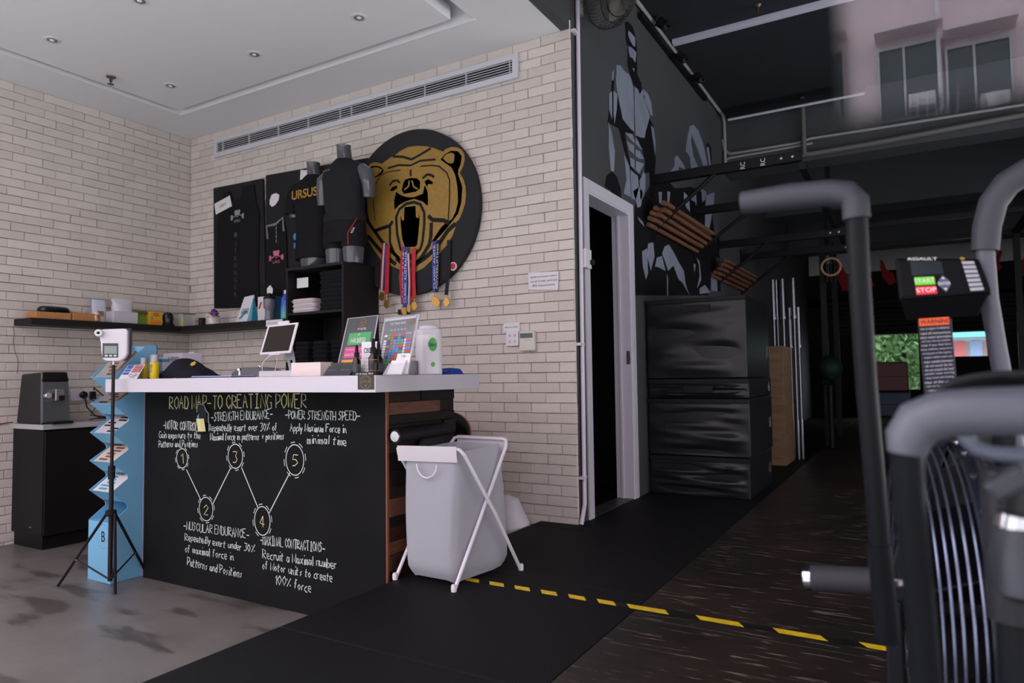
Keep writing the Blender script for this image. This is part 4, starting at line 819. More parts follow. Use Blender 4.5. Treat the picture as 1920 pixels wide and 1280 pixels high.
MB().box(-.05, .055, -.03, .04, 0, .12).out('carton', M('carton_white', (215, 214, 222), .5), t, local=True, bev=.001)
MB().box(-.0505, .0555, -.0305, .02, .105, .125).box(-.0505, .0555, -.0308, .02, 0, .05).out('teal_band', teal, t, local=True); text('20%', Vector(t.location)+Vector((0, -.0305, .078)), X, Z, .03, M('navy_ink', (30, 70, 110), .6), t, w=.07)
t = cform('tissue_carton', 'white square carton printed SPORT behind the black cap', 'box', (1.569,-1.15,0.971)[:2]+(TZ,)); p = Vector(t.location)
MB().box(-.098, .098, -.04, .1, 0, .162).out('carton', white, t, local=True, bev=.002); text('SPORT', p+Vector((.02, -.041, .118)), X, Z, .022, ink, t, w=.09); text('FUELLING', p+Vector((.025, -.041, .136)), X, Z, .008, ink, t, w=.07)
MB().poly([(-.028, .105), (-.024, .105), (-.024, .14), (-.028, .14)], lambda a, b, d: (a-.013, -.0412, b), 0).poly([(-.036, .118), (-.016, .118), (-.016, .126), (-.036, .126)], lambda a, b, d: (a-.013, -.0412, b), 0).box(-.04, .098, -.0415, -.04, .078, .086).out('cross_print', ink, t, local=True)
t = cform('pump_bottle', 'clear pump bottle with white pump head behind the black cap', 'bottle', (1.502,-1.0,0.971)[:2]+(TZ,))
MB().lathe((0, 0, 0), [(.03, 0), (.032, .005), (.032, .075), (.02, .095), (.014, .1)], 24).out('bottle_body', clr, t, smooth=True, local=True)
MB().lathe((0, 0, .1), [(.026, 0), (.026, .018), (.018, .03), (.007, .034), (.006, .062), (.012, .064), (.012, .075), (.004, .077)], 24).out('pump', whitepl, t, smooth=True, local=True)
MB().tube([(0, 0, .17), (-.03, -.004, .172), (-.045, -.006, .168)], [.006, .005, .003], 10).out('spout', whitepl, t, smooth=True, local=True)
# black cap / cloth heap with gold emblem
t = cform('baseball_cap', 'crumpled black cap with a small gold emblem lying on the counter', 'cap', (1.99, -1.38, TZ))
navyc = M('cap_cloth', (24, 26, 34), .9, bump=.001, scale=80)
def cap(u, v):
    x = -.26+.56*u; prof = max(0, math.sin(math.pi*min(1, u*1.02)))**.75; h = .035+.085*math.exp(-((u-.46)/.16)**2)+.03*math.exp(-((u-.2)/.12)**2)+.035*math.exp(-((u-.75)/.12)**2)
    a = math.pi*v; return (x, -.10*math.cos(a)*(.35+.65*prof), h*math.sin(a)**.6*prof+.001+.004*math.sin(17*u+5*v))
MB().grid(cap, 34, 16).out('cloth', navyc, t, smooth=True, local=True)
MB().loft([(0, -.2, -.06, .1, .05), (.008, -.19, -.05, .09, .045)], 22).out('visor', navyc, t, smooth=True, local=True)
p = (2.137,-1.43,1.021)
q = MB(); q.poly([(p[0]+.028*(1 if k % 2 else .6)*math.cos(k*.524), p[2]+.015*(1 if k % 2 else .6)*math.sin(k*.524)) for k in range(12)], lambda a, b, d: (a, -1.435-d+(b-p[2])*.6, b), .004); q.out('emblem', M('gold_thread', (190, 150, 50), .5), t)
# low grey bag and small metal things
t = cform('grey_bag', 'flat grey fabric bag lying behind the black cap', 'bag', (2.28, -1.1, TZ)); MB().loft([(0, 0, 0, .2, .08), (.03, 0, 0, .19, .08), (.055, -.02, 0, .13, .06), (.06, -.03, 0, .09, .04)], 30, .6).out('bag_body', M('bag_grey', (110, 112, 116), .8), t, smooth=True, local=True)
MB().tube([(.02, -.02, .055), (.03, -.02, .068), (.05, -.02, .055)], .005).out('clasp', chrome, t, local=True)
t = cform('service_bell', 'tiny chrome desk bell near the middle of the counter', 'bell', (2.489,-1.4,0.936)[:2]+(TZ,))
MB().lathe((0, 0, 0), [(.022, 0), (.02, .008), (.006, .012), (.005, .035), (.014, .038), (.012, .048), (0, .052)], 20).out('bell', chrome, t, smooth=True, local=True)
t = cform('blue_folder', 'thin blue-edged folder lying flat under the tablet', 'folder', (2.42, -1.48, TZ)); MB().box(-.16, .18, -.06, .1, 0, .006).out('cover', M('folder_blue', (40, 70, 150), .4), t, local=True, bev=.001); MB().box(-.155, .175, -.055, .095, .006, .009).out('pages', paper, t, local=True)
t = cform('white_tray', 'low white plastic tray behind the tablet stand', 'tray', (2.55, -1.15, TZ)); MB().box(-.15, .2, -.05, .1, 0, .035).out('tray', whitepl, t, local=True, bev=.006)
# tablet on its stand
c = [(2.406,-1.2,1.07),(2.665,-1.2,1.074),(2.65,-1.13,1.252),(2.395,-1.13,1.245)]
t = cform('tablet', 'white tablet with dark screen tilted on a silver stand', 'tablet', c[0]); slab_q('bezel', c, .008, whitepl, t, bev=.004); f = sheetfn(c)
slab_q('screen', [tuple(f(.07, .07, .0008)), tuple(f(.93, .07, .0008)), tuple(f(.93, .93, .0008)), tuple(f(.07, .93, .0008))], .001, M('screen_dark', (34, 27, 24), .12), t)
t2_ = cform('tablet_stand', 'silver slotted tablet stand with white clamp feet', 'stand', (2.605,-1.12,0.951)[:2]+(TZ,))
a, b = Vector((2.56,-1.12,1.097)), Vector((2.605,-1.12,0.957)); b.z = TZ+.02
wv = .034
MB().bar(a-X*wv*.62+Y*.004, b-X*wv*.62, .018, .006, up=Y).bar(a+X*wv*.62+Y*.004, b+X*wv*.62, .018, .006, up=Y).bar(a*.98+b*.02, a*.55+b*.45, wv*2, .006, up=Y).bar(a*.12+b*.88, b, wv*2, .006, up=Y).out('arm', M('silver_plastic', (168, 170, 176), .35, .3), t2_)
MB().lathe((b.x, b.y+.01, TZ), [(.06, 0), (.06, .006), (.05, .01)], 28).out('base_plate', M('silver_plastic', (168, 170, 176), .35, .3), t2_, smooth=True)
MB().cyl((b.x-.05, b.y, TZ+.022), (b.x+.055, b.y, TZ+.022), .014).out('hinge', chrome, t2_, smooth=True); MB().cyl((b.x+.04, b.y-.02, TZ+.022), (b.x+.04, b.y-.035, TZ+.022), .012).out('knob', whitepl, t2_, smooth=True)
MB().bar(f(.35, -.03, .004), f(.7, -.03, .004), .012, .01).bar(f(.35, 1.03, .0), f(.7, 1.03, .0), .012, .02).out('clamp', whitepl, t2_, bev=.003)
cbl = T('charging_cable', 'thin white charging cable looping under the tablet', 'cable', (2.434,-1.2,0.96))
MB().tube([(2.525,-1.19,1.069),(2.48,-1.19,1.058),(2.44,-1.19,1.037),(2.417,-1.19,1.01),(2.422,-1.19,0.978),(2.445,-1.19,0.953)], .0022, 6).tube([(2.524,-1.17,1.069),(2.52,-1.17,1.02),(2.507,-1.17,0.983),(2.493,-1.17,0.953)], .0022, 6).out('wire', whitepl, cbl)
t = cform('cardboard_box', 'plain cream cardboard box on the counter by the rate sign', 'box', (3.204,-1.55,0.951)[:2]+(TZ,))
MB().box(-.098, .098, -.04, .04, 0, .065).out('carton', M('cream_card', (222, 208, 202), .7), t, local=True, bev=.001)

# acrylic signs
acr = M('acrylic', (205, 210, 215), .08, alpha=.22); pdk = M('poster_dark', (66, 70, 74), .35); edge = M('acrylic_edge', (200, 205, 210), .2)
c = [(3.193,-1.38,0.977),(3.405,-1.38,0.974),(3.396,-1.295,1.238),(3.195,-1.295,1.232)]
c[0] = (c[0][0]-.004, c[0][1], TZ); c[1] = (c[1][0], c[1][1], TZ)
t = cform('rate_sign', 'leaning acrylic price sign with green, pink and orange blocks', 'sign', c[0]); f = sheetfn(c)
slab_q('poster', c, .002, pdk, t)
MB().tube([f(0, 0), f(0, 1), f(1, 1), f(1, 0)], .003, 6).out('acrylic_edge', edge, t)
for nm, r_, cc in (('green_block', (.16, .88, .52, .73), (70, 165, 95)), ('pink_block', (.12, .49, .3, .49), (214, 70, 140)), ('pink_block', (.51, .9, .3, .49), (214, 70, 140)), ('orange_block', (.1, .9, .13, .27), (236, 160, 50))):
    MB().add(patch(f, *r_), [(0, 1, 2, 3)]).out(nm, M('p_'+nm, cc, .4), t)
q = MB(); hexlogo(q, 0, 0, .022, lambda a, b, d: f(.55+a/.2, .9+b/.27, .001), .0014); q.out('hexagon', gold, t); qtext('URSUS', f, .55, .905, .01, .034, gold, t)
qtext('PT RATES', f, .55, .79, .011, .055, paper, t); qtext('PT', f, .5, .69, .012, .014, paper, t, .0014); qtext('HK$850', f, .5, .59, .03, .095, paper, t, .0014)
for u, s_, s2 in ((.3, '10 PT PACK', 'HK$8,000'), (.7, '20 PT PACK', 'HK$15,000')): qtext(s_, f, u, .44, .009, .055, paper, t, .0014); qtext(s2, f, u, .35, .013, .06, paper, t, .0014)
qtext('30 PT PACK', f, .5, .2, .012, .09, paper, t, .0014)
c = [(3.562,-1.5,0.954),(3.746,-1.5,0.951),(3.751,-1.42,1.214),(3.555,-1.42,1.205)]
c[0] = (c[0][0], c[0][1], TZ); c[1] = (c[1][0], c[1][1], TZ)
t = cform('timetable_sign', 'leaning acrylic class timetable sign with coloured grid', 'sign', c[0]); f = sheetfn(c)
slab_q('poster', [tuple(f(0, 0, -.001)), tuple(f(.93, 0, -.001)), tuple(f(.93, .98, -.001)), tuple(f(0, .98, -.001))], .002, pdk, t); slab_q('acrylic_sheet', [tuple(f(-.03, 0, .002)), tuple(f(1, 0, .002)), tuple(f(1, 1, .002)), tuple(f(-.03, 1, .002))], .003, acr, t)
MB().tube([f(-.03, 0), f(-.03, 1.), f(1, 1), f(1, 0)], .003, 6).add(patch(f, .0, .93, .945, .98), [(0, 1, 2, 3)]).out('acrylic_edge', edge, t)
qtext('SAI YING PUN', f, .42, .88, .012, .09, paper, t, .0035)
q = MB(); hexlogo(q, 0, 0, .016, lambda a, b, d: f(.83+a/.2, .88+b/.27, .0035), .0012); q.out('hexagon', gold, t); qtext('URSUS', f, .83, .885, .007, .024, gold, t, .0036)
for i in range(5): qtext(('MONDAY', 'TUESDAY', 'WEDNESDAY', 'THURSDAY', 'FRIDAY')[i], lambda u, v, d=0: f(u, v, d), .26+.105*i, .77, .008, .014, paper, t, .0035)
for i in range(2): qtext(('SAT', 'SUN')[i], f, .76+.09*i, .69, .009, .014, paper, t, .0035)
cols = [M('cell_blue', (80, 150, 215), .4), M('cell_green', (90, 160, 80), .4), M('cell_red', (215, 80, 65), .4), M('cell_violet', (90, 70, 120), .4), M('cell_white', (215, 213, 222), .4)]
mbs = [MB() for _ in cols]; random.seed(21)
rows_ = ['1000011', '3202303', '4101000', '4323233', '43-0-3', '4101011', '4323233', '4323233', '40111101', '4-21213', '4100301']
for r_ in range(11):
    v = .655-r_*.047
    for i in range(6):
        if r_ == 1 and i == 0: continue
        k = 4 if i == 0 else (random.choice((0, 1, 0, 2, 3)) if (r_, i) != (4, 2) else None)
        if k is not None: mbs[k].add(patch(f, .07+i*.105, .07+i*.105+.092, v, v+.037, .0035), [(0, 1, 2, 3)])
    if 1 < r_ < 9:
        mbs[4].add(patch(f, .71, .77, v, v+.037, .0037), [(0, 1, 2, 3)])
        for i in range(2): mbs[(2, 0, 2, 0, 2, 1, 1)[r_-2]].add(patch(f, .785+i*.075, .85+i*.075, v, v+.037, .0037), [(0, 1, 2, 3)])
for m_, k in zip(mbs, cols): tag(m_.out('timetable_print', k, t), kind='stuff')
c = [(3.529,-1.56,0.95),(3.618,-1.56,0.951),(3.613,-1.55,1.09),(3.521,-1.55,1.091)]
c[0] = (c[0][0], c[0][1], TZ); c[1] = (c[1][0], c[1][1], TZ)
t = cform('product_card', 'white upright card reading CBD between the two big signs', 'card', c[0]); f = sheetfn(c); slab_q('card', c, .003, paper, t); qtext('CBD', f, .4, .74, .022, .045, ink, t)
for i in range(4): qtext('all natural oil', f, .45, .52-.11*i, .006, .06, M('print_pale', (150, 140, 160), .6), t)
for lb, px, yy, s in (('black dropper bottle left of the CBD card', 669, -1.6, .92), ('black dropper bottle with orange label lines in front of the CBD card', 700, -1.62, 1.08), ('black dropper bottle right of the orange-lined one', 710, -1.59, 1.0)):
    x = {669: 3.538, 700: 3.653, 710: 3.657}[px]
    t = cform('dropper_bottle', lb, 'bottle', (x, yy, TZ)); s *= 1.0
    MB().lathe((0, 0, 0), [(.018*s, 0), (.02*s, .004), (.02*s, .07*s), (.011*s, .085*s), (.011*s, .09*s)], 22).out('bottle_body', blackg, t, smooth=True, local=True)
    MB().lathe((0, 0, .088*s), [(.013*s, 0), (.013*s, .022*s), (.008*s, .026*s), (.008*s, .05*s), (.004*s, .06*s), (0, .061*s)], 18).out('dropper', black, t, smooth=True, local=True)
    if px == 700:
        for zz in (.018, .066): MB().lathe((0, 0, zz), [(.0219, 0), (.0219, .0015)], 22).out('label_line', M('orange', (235, 140, 40), .5), t, local=True)
    else: MB().lathe((0, 0, .015), [(.0206*s, 0), (.0206*s, .035)], 22).out('label', M('label_grey', (60, 64, 68), .5), t, local=True)
for lb, px in (('tilted dark business card holder at the foot of the rate sign', (3.39,-1.6,0.949)), ('second dark business card holder left of the dropper bottle', (3.47,-1.6,0.948))):
    t = cform('card_holder', lb, 'card holder', (px[0], px[1], TZ)); MB().hexa([(-.045, -.02, 0), (.04, -.02, 0), (.04, .03, 0), (-.045, .03, 0)], [(-.035, .012, .045), (.05, .012, .045), (.05, .03, .045), (-.035, .03, .045)]).out('holder', M('smoke_acrylic', (62, 64, 68), .2), t, local=True, bev=.001)
    MB().bar((-.03, .02, .05), (.045, .02, .05), .004, .02).out('cards', blackg, t, local=True); text('business cards', Vector(t.location)+Vector((0, -.003, .026)), X, (0, .6, 1), .005, M('print_pale', (150, 140, 160), .6), t, w=.05)
t = cform('white_card_holder', 'clear holder of white CBD cards in front of the timetable sign', 'card holder', (3.765,-1.6,0.949)[:2]+(TZ,)); p = Vector(t.location)
MB().hexa([(-.06, -.02, 0), (.045, -.02, 0), (.045, .03, 0), (-.06, .03, 0)], [(-.045, .005, .05), (.055, .005, .05), (.055, .03, .05), (-.045, .03, .05)]).out('holder', clr, t, local=True)
MB().hexa([(-.05, -.005, .004), (.03, -.005, .004), (.03, .0, .004), (-.05, 0, .004)], [(-.035, .012, .062), (.045, .012, .062), (.045, .016, .062), (-.035, .016, .062)]).out('front_cards', paper, t, local=True, bev=.0005)
MB().hexa([(-.03, .012, .004), (.05, .012, .004), (.05, .017, .004), (-.03, .017, .004)], [(-.012, .024, .092), (.062, .024, .092), (.062, .028, .092), (-.012, .028, .092)]).out('rear_cards', paper, t, local=True, bev=.0005)
text('CBD', p+Vector((.024, .0225, .08)), X, (0, .1, 1), .009, ink, t, w=.026)
t = cform('small_sign_base', 'low black sign strip with white lettering at the counter edge', 'sign', (3.64,-1.64,0.946)[:2]+(TZ,)); MB().box(-.08, .055, -.012, .01, 0, .014).out('strip', black, t, local=True); text('oils & balms 2019', Vector(t.location)+Vector((-.01, -.0125, .007)), X, Z, .008, paper, t, w=.1)
t = cform('wipes_canister', 'white and green disinfecting wipes canister with clear lid', 'canister', (3.6, -1.15, TZ)); p = Vector(t.location)
MB().lathe((0, 0, 0), [(.062, 0), (.066, .004), (.066, .2), (.064, .205)], 32).out('canister_body', M('canister_white', (232, 230, 236), .35), t, smooth=True, local=True)
MB().lathe((0, 0, .2), [(.068, 0), (.069, .022), (.064, .026), (.05, .028), (.045, .042), (.03, .05), (0, .052)], 32).out('lid', M('lid_milky', (222, 220, 226), .3), t, smooth=True, local=True)
def onc(a, b, r=.0668): return lambda u, v, d=0: (r*math.sin(a+u)*1.0+0, -r*math.cos(a+u), b+v)
q = MB(); n_ = 20
def cpoly(mb, cx, cz, rx, rz, r):
    pts = [(r*math.sin((cx+rx*math.cos(k*2*math.pi/n_))), -r*math.cos((cx+rx*math.cos(k*2*math.pi/n_))), cz+rz*math.sin(k*2*math.pi/n_)) for k in range(n_)]
    c0 = (r*math.sin(cx), -r*math.cos(cx), cz); mb.add([c0]+pts, [(0, 1+k, 1+(k+1) % n_) for k in range(n_)])
cpoly(q, .95, .148, .34, .034, .0672); cpoly(q, .95, .05, .16, .012, .0668); q.out('green_oval', M('logo_green', (80, 180, 60), .4), t, local=True)
q = MB(); q.grid(lambda u, v: (.0668*math.sin(-1.45+.28*u), -.0668*math.cos(-1.45+.28*u), .005+.19*v), 4, 2); q.out('green_side', M('side_green', (150, 185, 110), .4), t, local=True)
a = .90; text('Dettol', p+Vector((.071*math.sin(a), -.071*math.cos(a), .148)), (math.cos(a), math.sin(a), 0), Z, .02, M('navy_ink2', (30, 50, 130), .5), t, w=.042)
t = cform('wipes_packet', 'flat blue wet-wipes packet at the right end of the counter', 'packet', (3.60, -.98, TZ)); MB().hexa([(-.07, -.05, 0), (.06, -.05, 0), (.065, .05, 0), (-.065, .05, 0)], [(-.06, -.035, .03), (.045, -.04, .035), (.05, .035, .03), (-.055, .035, .03)]).out('packet', M('packet_blue', (38, 66, 160), .3), t, local=True, bev=.006)
text('WET WIPES', Vector(t.location)+Vector((-.01, -.046, .018)), X, (0, .3, 1), .01, M('pale_blue', (130, 150, 210), .5), t, w=.06)
for lb, pz in (('grey card reader body half hidden behind the wipes canister', (3.537,-1.2,0.945)),):
    t = cform('card_reader', lb, 'card reader', (pz[0], pz[1], TZ)); MB().box(-.045, .04, -.04, .04, 0, .07).out('case', M('reader_grey', (140, 140, 140), .5), t, local=True, bev=.004); MB().lathe((-.01, -.041, .035), [(.014, 0), (.012, -.004)], 16, 'y').out('dial', black, t, local=True)

# things hanging on the chalkboard
t = T('key_lanyard', 'keys and black pouch on a strap hanging over the chalkboard heading', 'keys', (2.234,-1.45,0.739))
MB().tube([(2.192,-1.45,0.747),(2.201,-1.45,0.787),(2.229,-1.45,0.793),(2.257,-1.45,0.784),(2.272,-1.45,0.76),(2.295,-1.45,0.74),(2.296,-1.45,0.696),(2.31,-1.45,0.667),(2.319,-1.45,0.649)], .004, 8).out('strap', M('strap_grey', (110, 120, 125), .6), t, smooth=True)
MB().poly([(2.201,0.778),(2.234,0.79),(2.272,0.755),(2.282,0.69),(2.207,0.688),(2.196,0.738)], lambda a, b, d: (a, -1.436-d, b), .015).out('pouch', black, t, bev=.003)
MB().poly([(2.201,0.724),(2.215,0.736),(2.221,0.688),(2.207,0.691)], lambda a, b, d: (a, -1.452-d, b), .003).out('blue_tab', teal, t)
t = T('sticky_note', 'curled pale yellow sticky note under the hanging keys', 'note', (2.235,-1.45,0.665)); p = (2.203,-1.45,0.64)
MB().grid(lambda u, v: (p[0]+.065*u, -1.447-.02*math.sin(u*3.1)-.012*v, p[2]+.072*v), 8, 4).out('paper', M('note_yellow', (222, 216, 160), .8), t, smooth=True)

# black roll and bag on the plank side
t = T('rolled_banner', 'black tube with chrome end cap fixed along the plank side', 'tube', (3.62, -1.2, .655))
MB().cyl((3.615, -1.43, .655), (3.615, -.99, .66), .032, 24).out('tube', black, t, smooth=True); MB().lathe((3.615, -1.431, .655), [(.026, 0), (.024, -.004), (0, -.006)], 24, 'y').out('end_cap', steel, t, smooth=True)
t = T('black_bag', 'black fabric bag hanging behind the white hamper', 'bag', (3.62, -1.15, .55)); MB().loft([(.5, 3.592, -1.14, .014, .1), (.55, 3.596, -1.14, .018, .11), (.61, 3.596, -1.13, .018, .09), (.63, 3.594, -1.13, .01, .07)], 22, .6).out('bag_body', M('bag_charcoal', (50, 52, 58), .7), t, smooth=True)
MB().box(3.613, 3.617, -1.17, -1.13, .575, .583).out('yellow_tab', M('tab_yellow', (190, 190, 60), .6), t)
# chair behind the counter
t = T('shell_chair', 'black padded chair with wooden shell edge behind the counter', 'chair', (3.1, -.45, HF))
def shell(u, v, o=0):
    a = -1.25+2.5*u; r = .24+o; zz = .44+.50*v*(1-.22*abs(a)**1.5); return (3.1+r*math.sin(a)*(1-.08*v), -.45-.0+r*.85*math.cos(a)*-1*-1, HF+zz)
MB().grid(lambda u, v: shell(u, v), 20, 8).out('back_pad', black, t, smooth=True, solid=.02); MB().grid(lambda u, v: shell(u, v, .018), 20, 8).out('wood_shell', M('shell_wood', (150, 105, 72), .45), t, smooth=True, solid=.01)
MB().lathe((3.1, -.45, HF+.42), [(.2, 0), (.22, .02), (.21, .05), (.1, .055), (0, .055)], 24).out('seat', black, t, smooth=True)
for a in (.8, 2.4, 3.9, 5.5): MB().tube([(3.1+.14*math.cos(a), -.45+.14*math.sin(a), HF+.42), (3.1+.2*math.cos(a), -.45+.2*math.sin(a), HF)], .014).out('leg', M('shell_wood', (150, 105, 72), .45), t)

# ---------------- thermometer on tripod ----------------
bm_ = M('tripod_black', (34, 28, 30), .4)
tp = T('tripod', 'thin black tripod stand holding the thermometer', 'tripod', (1.63, -1.68, HF))
tpx, tpy = 1.833, -1.72
zt1 = 1.018; zhub = 0.198; zlow = -0.17
MB().tube([(tpx, tpy, zlow), (tpx, tpy, zhub+.25)], .012, 14).out('lower_tube', bm_, tp, smooth=True); MB().tube([(tpx, tpy, zhub+.2), (tpx+.003, tpy, zt1)], .009, 14).out('upper_tube', bm_, tp, smooth=True)
MB().tube([(tpx, tpy, zhub+.19), (tpx, tpy, zhub+.26)], .018, 14).tube([(tpx, tpy, zhub+.225), (tpx+.04, tpy-.01, zhub+.235)], .007, 8).out('clamp_collar', black, tp, smooth=True); MB().lathe((tpx, tpy, zhub-.015), [(.02, 0), (.028, .01), (.028, .03), (.015, .035)], 16).out('hub', black, tp, smooth=True)
MB().tube([(tpx+.003, tpy, zt1-.005), (tpx+.003, tpy, zt1+.028)], .006).out('screw', whitepl, tp)
for (fx, fy2) in ((1.42,-1.78), (1.873,-1.713), (1.660, -1.40)):
    d = Vector((fx-tpx, fy2-tpy, 0)); u = d.normalized(); top = Vector((tpx, tpy, zhub))+u*.03
    l = MB().tube([top, Vector((fx, fy2, HF+.008))], .008, 10).out('leg', bm_, tp, smooth=True)
    k = .62; mid = top*(1-k)+Vector((fx, fy2, HF))*k
    MB().tube([mid, Vector((tpx, tpy, zlow+.01))+u*.012], .005, 8).out('brace', bm_, tp); MB().lathe(mid-u*0, [(.007, -.006), (.007, .006)], 10).out('rivet', chrome, tp)
tl = Vector((1.832,-1.72,1.018)); th_ = T('thermometer', 'white wall-type infrared thermometer with small green display on the tripod', 'thermometer', tuple(tl))
tu = Vector((math.cos(math.radians(50)), math.sin(math.radians(50)), 0)); tn = tu.cross(Z); mpx = .00308
def tf(o): return lambda a, b, d: tl+tu*((a-212)*mpx)+Z*((684-b)*mpx)+tn*(o+d)
MB().poly([(193, 620), (232, 618), (236, 622), (236, 664), (232, 672), (225, 677), (202, 677), (196, 673), (194, 662), (193, 645), (191, 634)], tf(-.03), .05).out('case', whitepl, th_, bev=.008)
MB().poly([(194, 618), (238, 616), (240, 622), (239, 668), (232, 676), (205, 678), (196, 674)], tf(-.045), .014).out('back_shell', M('navy_shell', (40, 40, 60), .4), th_, bev=.003)
def tcyl(px, py, prof, nm, m_):
    q = MB(); c = tf(0)(px, py, 0); q2 = MB().lathe((0, 0, 0), prof, 24)
    q.v = [tuple(c+tu*v[0]+Z*v[1]+tn*v[2]) for v in q2.v]; q.f = q2.f; q.mi = q2.mi; q.out(nm, m_, th_, smooth=True)
tcyl(191, 627, [(.021, .0), (.021, .045), (.018, .052), (.008, .053)], 'sensor_nose', whitepl); tcyl(191, 627, [(.008, .053), (.007, .055), (0, .055)], 'sensor', black)
rc = lambda x0, x1, y0, y1: [(x0, y1), (x1, y1), (x1, y0), (x0, y0)]
MB().poly(rc(196, 221, 645, 671), tf(.019), .003).out('faceplate', M('plate_slate', (62, 64, 76), .4), th_, bev=.001)
MB().poly(rc(199, 219, 650, 664), tf(.022), .0015).out('display', M('lcd_pale', (140, 160, 150), .3), th_)
for i in range(3): MB().poly(rc(200+i*7, 204.5+i*7, 666, 669), tf(.0215), .003).out('button', whitepl, th_, bev=.0008)

# ---------------- cabinet, coffee machine, socket ----------------
t = T('side_cabinet', 'dark low cabinet with a grey-white top against the left wall', 'cabinet', (.2, -.7, HF)); cbd = M('cabinet_dark', (20, 18, 19), .5)
MB().box(.004, .40, -1.38, -.03, HF, HF+.1).out('plinth', cbd, t); MB().box(.004, .43, -1.40, -.03, HF+.1, .592).out('body', cbd, t, bev=.002)
MB().box(.002, .462, -1.42, -.02, .594, .629).out('top', M('cab_top', (176, 174, 178), .4), t, bev=.002)
for y0, y1 in ((-1.395, -.72), (-.715, -.035)):
    dr = MB().box(.43, .448, y0, y1, HF+.104, .58).out('door', cbd, t, bev=.002)
p = (0.288,-1.402,-0.092); MB().lathe((p[0], -1.401, p[2]), [(.008, 0), (.006, -.01)], 12, 'y').out('pin', chrome, t)
yc0, yc1 = (-1.4,-1.213); zc = .63; zc1 = 0.998
t = T('coffee_machine', 'black bean-to-cup coffee machine with steel front on the side cabinet', 'coffee machine', (.2, -1.1, zc))
MB().hexa([(.04, yc0, zc), (.385, yc0, zc), (.385, yc1, zc), (.04, yc1, zc)], [(.08, yc0+.01, zc1-.012), (.37, yc0+.01, zc1), (.37, yc1-.01, zc1), (.08, yc1-.01, zc1-.012)]).out('body', M('machine_black', (36, 36, 37), .35), t, bev=.012)
slab_q('front_panel', [(.405, yc0, zc+.01), (.405, yc1, zc+.01), (.385, yc1-.005, zc1-.07), (.385, yc0+.005, zc1-.07)], .02, M('machine_steel', (120, 124, 128), .38, .8), t, bev=.004)
slab_q('control_panel', [(.386, yc0+.004, zc1-.066), (.386, yc1-.004, zc1-.066), (.37, yc1-.01, zc1-.002), (.37, yc0+.01, zc1-.002)], .02, blackg, t, bev=.003)
slab_q('side_trim', [(.402, yc0-.004, zc), (.402, yc0+.004, zc), (.378, yc0+.012, zc1), (.378, yc0+.004, zc1)], .01, steel, t)
ym = (yc0+yc1)/2
MB().box(.39, .45, ym-.03, ym+.03, zc+.16, zc+.25).out('spout_block', steel, t, bev=.006); MB().box(.448, .456, ym-.006, ym+.028, zc+.165, zc+.2).out('spout_slot', black, t); MB().lathe((.4, ym-.065, zc+.2), [(.022, 0), (.022, .03), (.018, .034)], 24, 'x').out('dial', chrome, t, smooth=True)
MB().box(.39, .49, yc0+.03, yc1-.02, zc+.001, zc+.018).out('drip_tray', black, t, bev=.004)
t = T('wall_socket', 'double white wall socket with black plugs right of the coffee machine', 'socket', (0.0,-0.896,0.82))
def wy(px, py): return None
y0_, y1_, za, zb = (-1.007,-0.825,0.775,0.867)
ymid = (y0_+y1_)/2
for a_, b_ in ((y0_, ymid-.003), (ymid+.003, y1_)): MB().box(.0, .012, a_, b_, za, zb).out('faceplate', whitepl, t, bev=.003)
pl = T('plug', 'black three-pin plug in the left socket', 'plug', (.03, y0_+.07, (za+zb)/2)); MB().lathe((.012, y0_+.085, (za+zb)/2), [(.028, 0), (.028, .02), (.016, .03)], 20, 'x').out('plug_body', blackg, pl, smooth=True)
pl2 = T('plug', 'black adaptor plug in the right socket', 'plug', (.03, y1_-.05, (za+zb)/2)); MB().box(.012, .045, y1_-.05, y1_-.01, za+.01, zb-.02).out('plug_body', blackg, pl2, bev=.006)
cz_ = .635
t = T('power_cables', 'tangled black power cables on the cabinet top', 'cable', (.15, -.7, cz_)); yy = y0_+.085
MB().tube([(.045, yy, (za+zb)/2-.01), (.07, yy, zb-.14), (.1, yy+.05, cz_+.02), (.16, yy+.16, cz_), (.2, yy+.3, cz_)], .005, 8).tube([(.045, y1_-.03, zb-.01), (.08, y1_-.05, zb+.01), (.1, y1_+.02, zb-.06), (.12, y1_+.04, cz_+.05), (.17, y1_+.1, cz_)], .005, 8).tube([(.05, y1_-.06, za+.01), (.12, yy+.06, za-.02), (.16, yy-.02, cz_+.03), (.2, yy+.1, cz_), (.3, yy+.1, cz_)], .004, 8).tube([(.3, yy-.1, cz_), (.22, yy, cz_+.01), (.2, yy+.14, cz_+.015), (.12, yy+.05, cz_), (.3, yy+.25, cz_)], .004, 8).out('cable', blackg, t, smooth=True)
t = T('thin_wire', 'thin brown wire hanging from the shelf down to the coffee machine', 'wire', (.01, -1.35, 1.1)); MB().tube([(0.012,-1.418,1.339),(0.012,-1.41,1.273),(0.012,-1.416,1.226),(0.012,-1.404,1.148),(0.012,-1.386,1.102),(0.012,-1.381,1.051),(0.012,-1.387,0.992)], .0018, 6).out('wire', M('wire_brown', (60, 40, 42), .6), t)
t = T('red_cord', 'dark red power cord at the far left edge of the cabinet', 'cord', (.02, -1.45, .65)); MB().tube([(.06, -1.43, .64), (.03, -1.5, .63), (.03, -1.6, .61), (.03, -1.7, .58)], .005, 8).out('cord', M('cord_red', (110, 40, 40), .5), t, smooth=True)

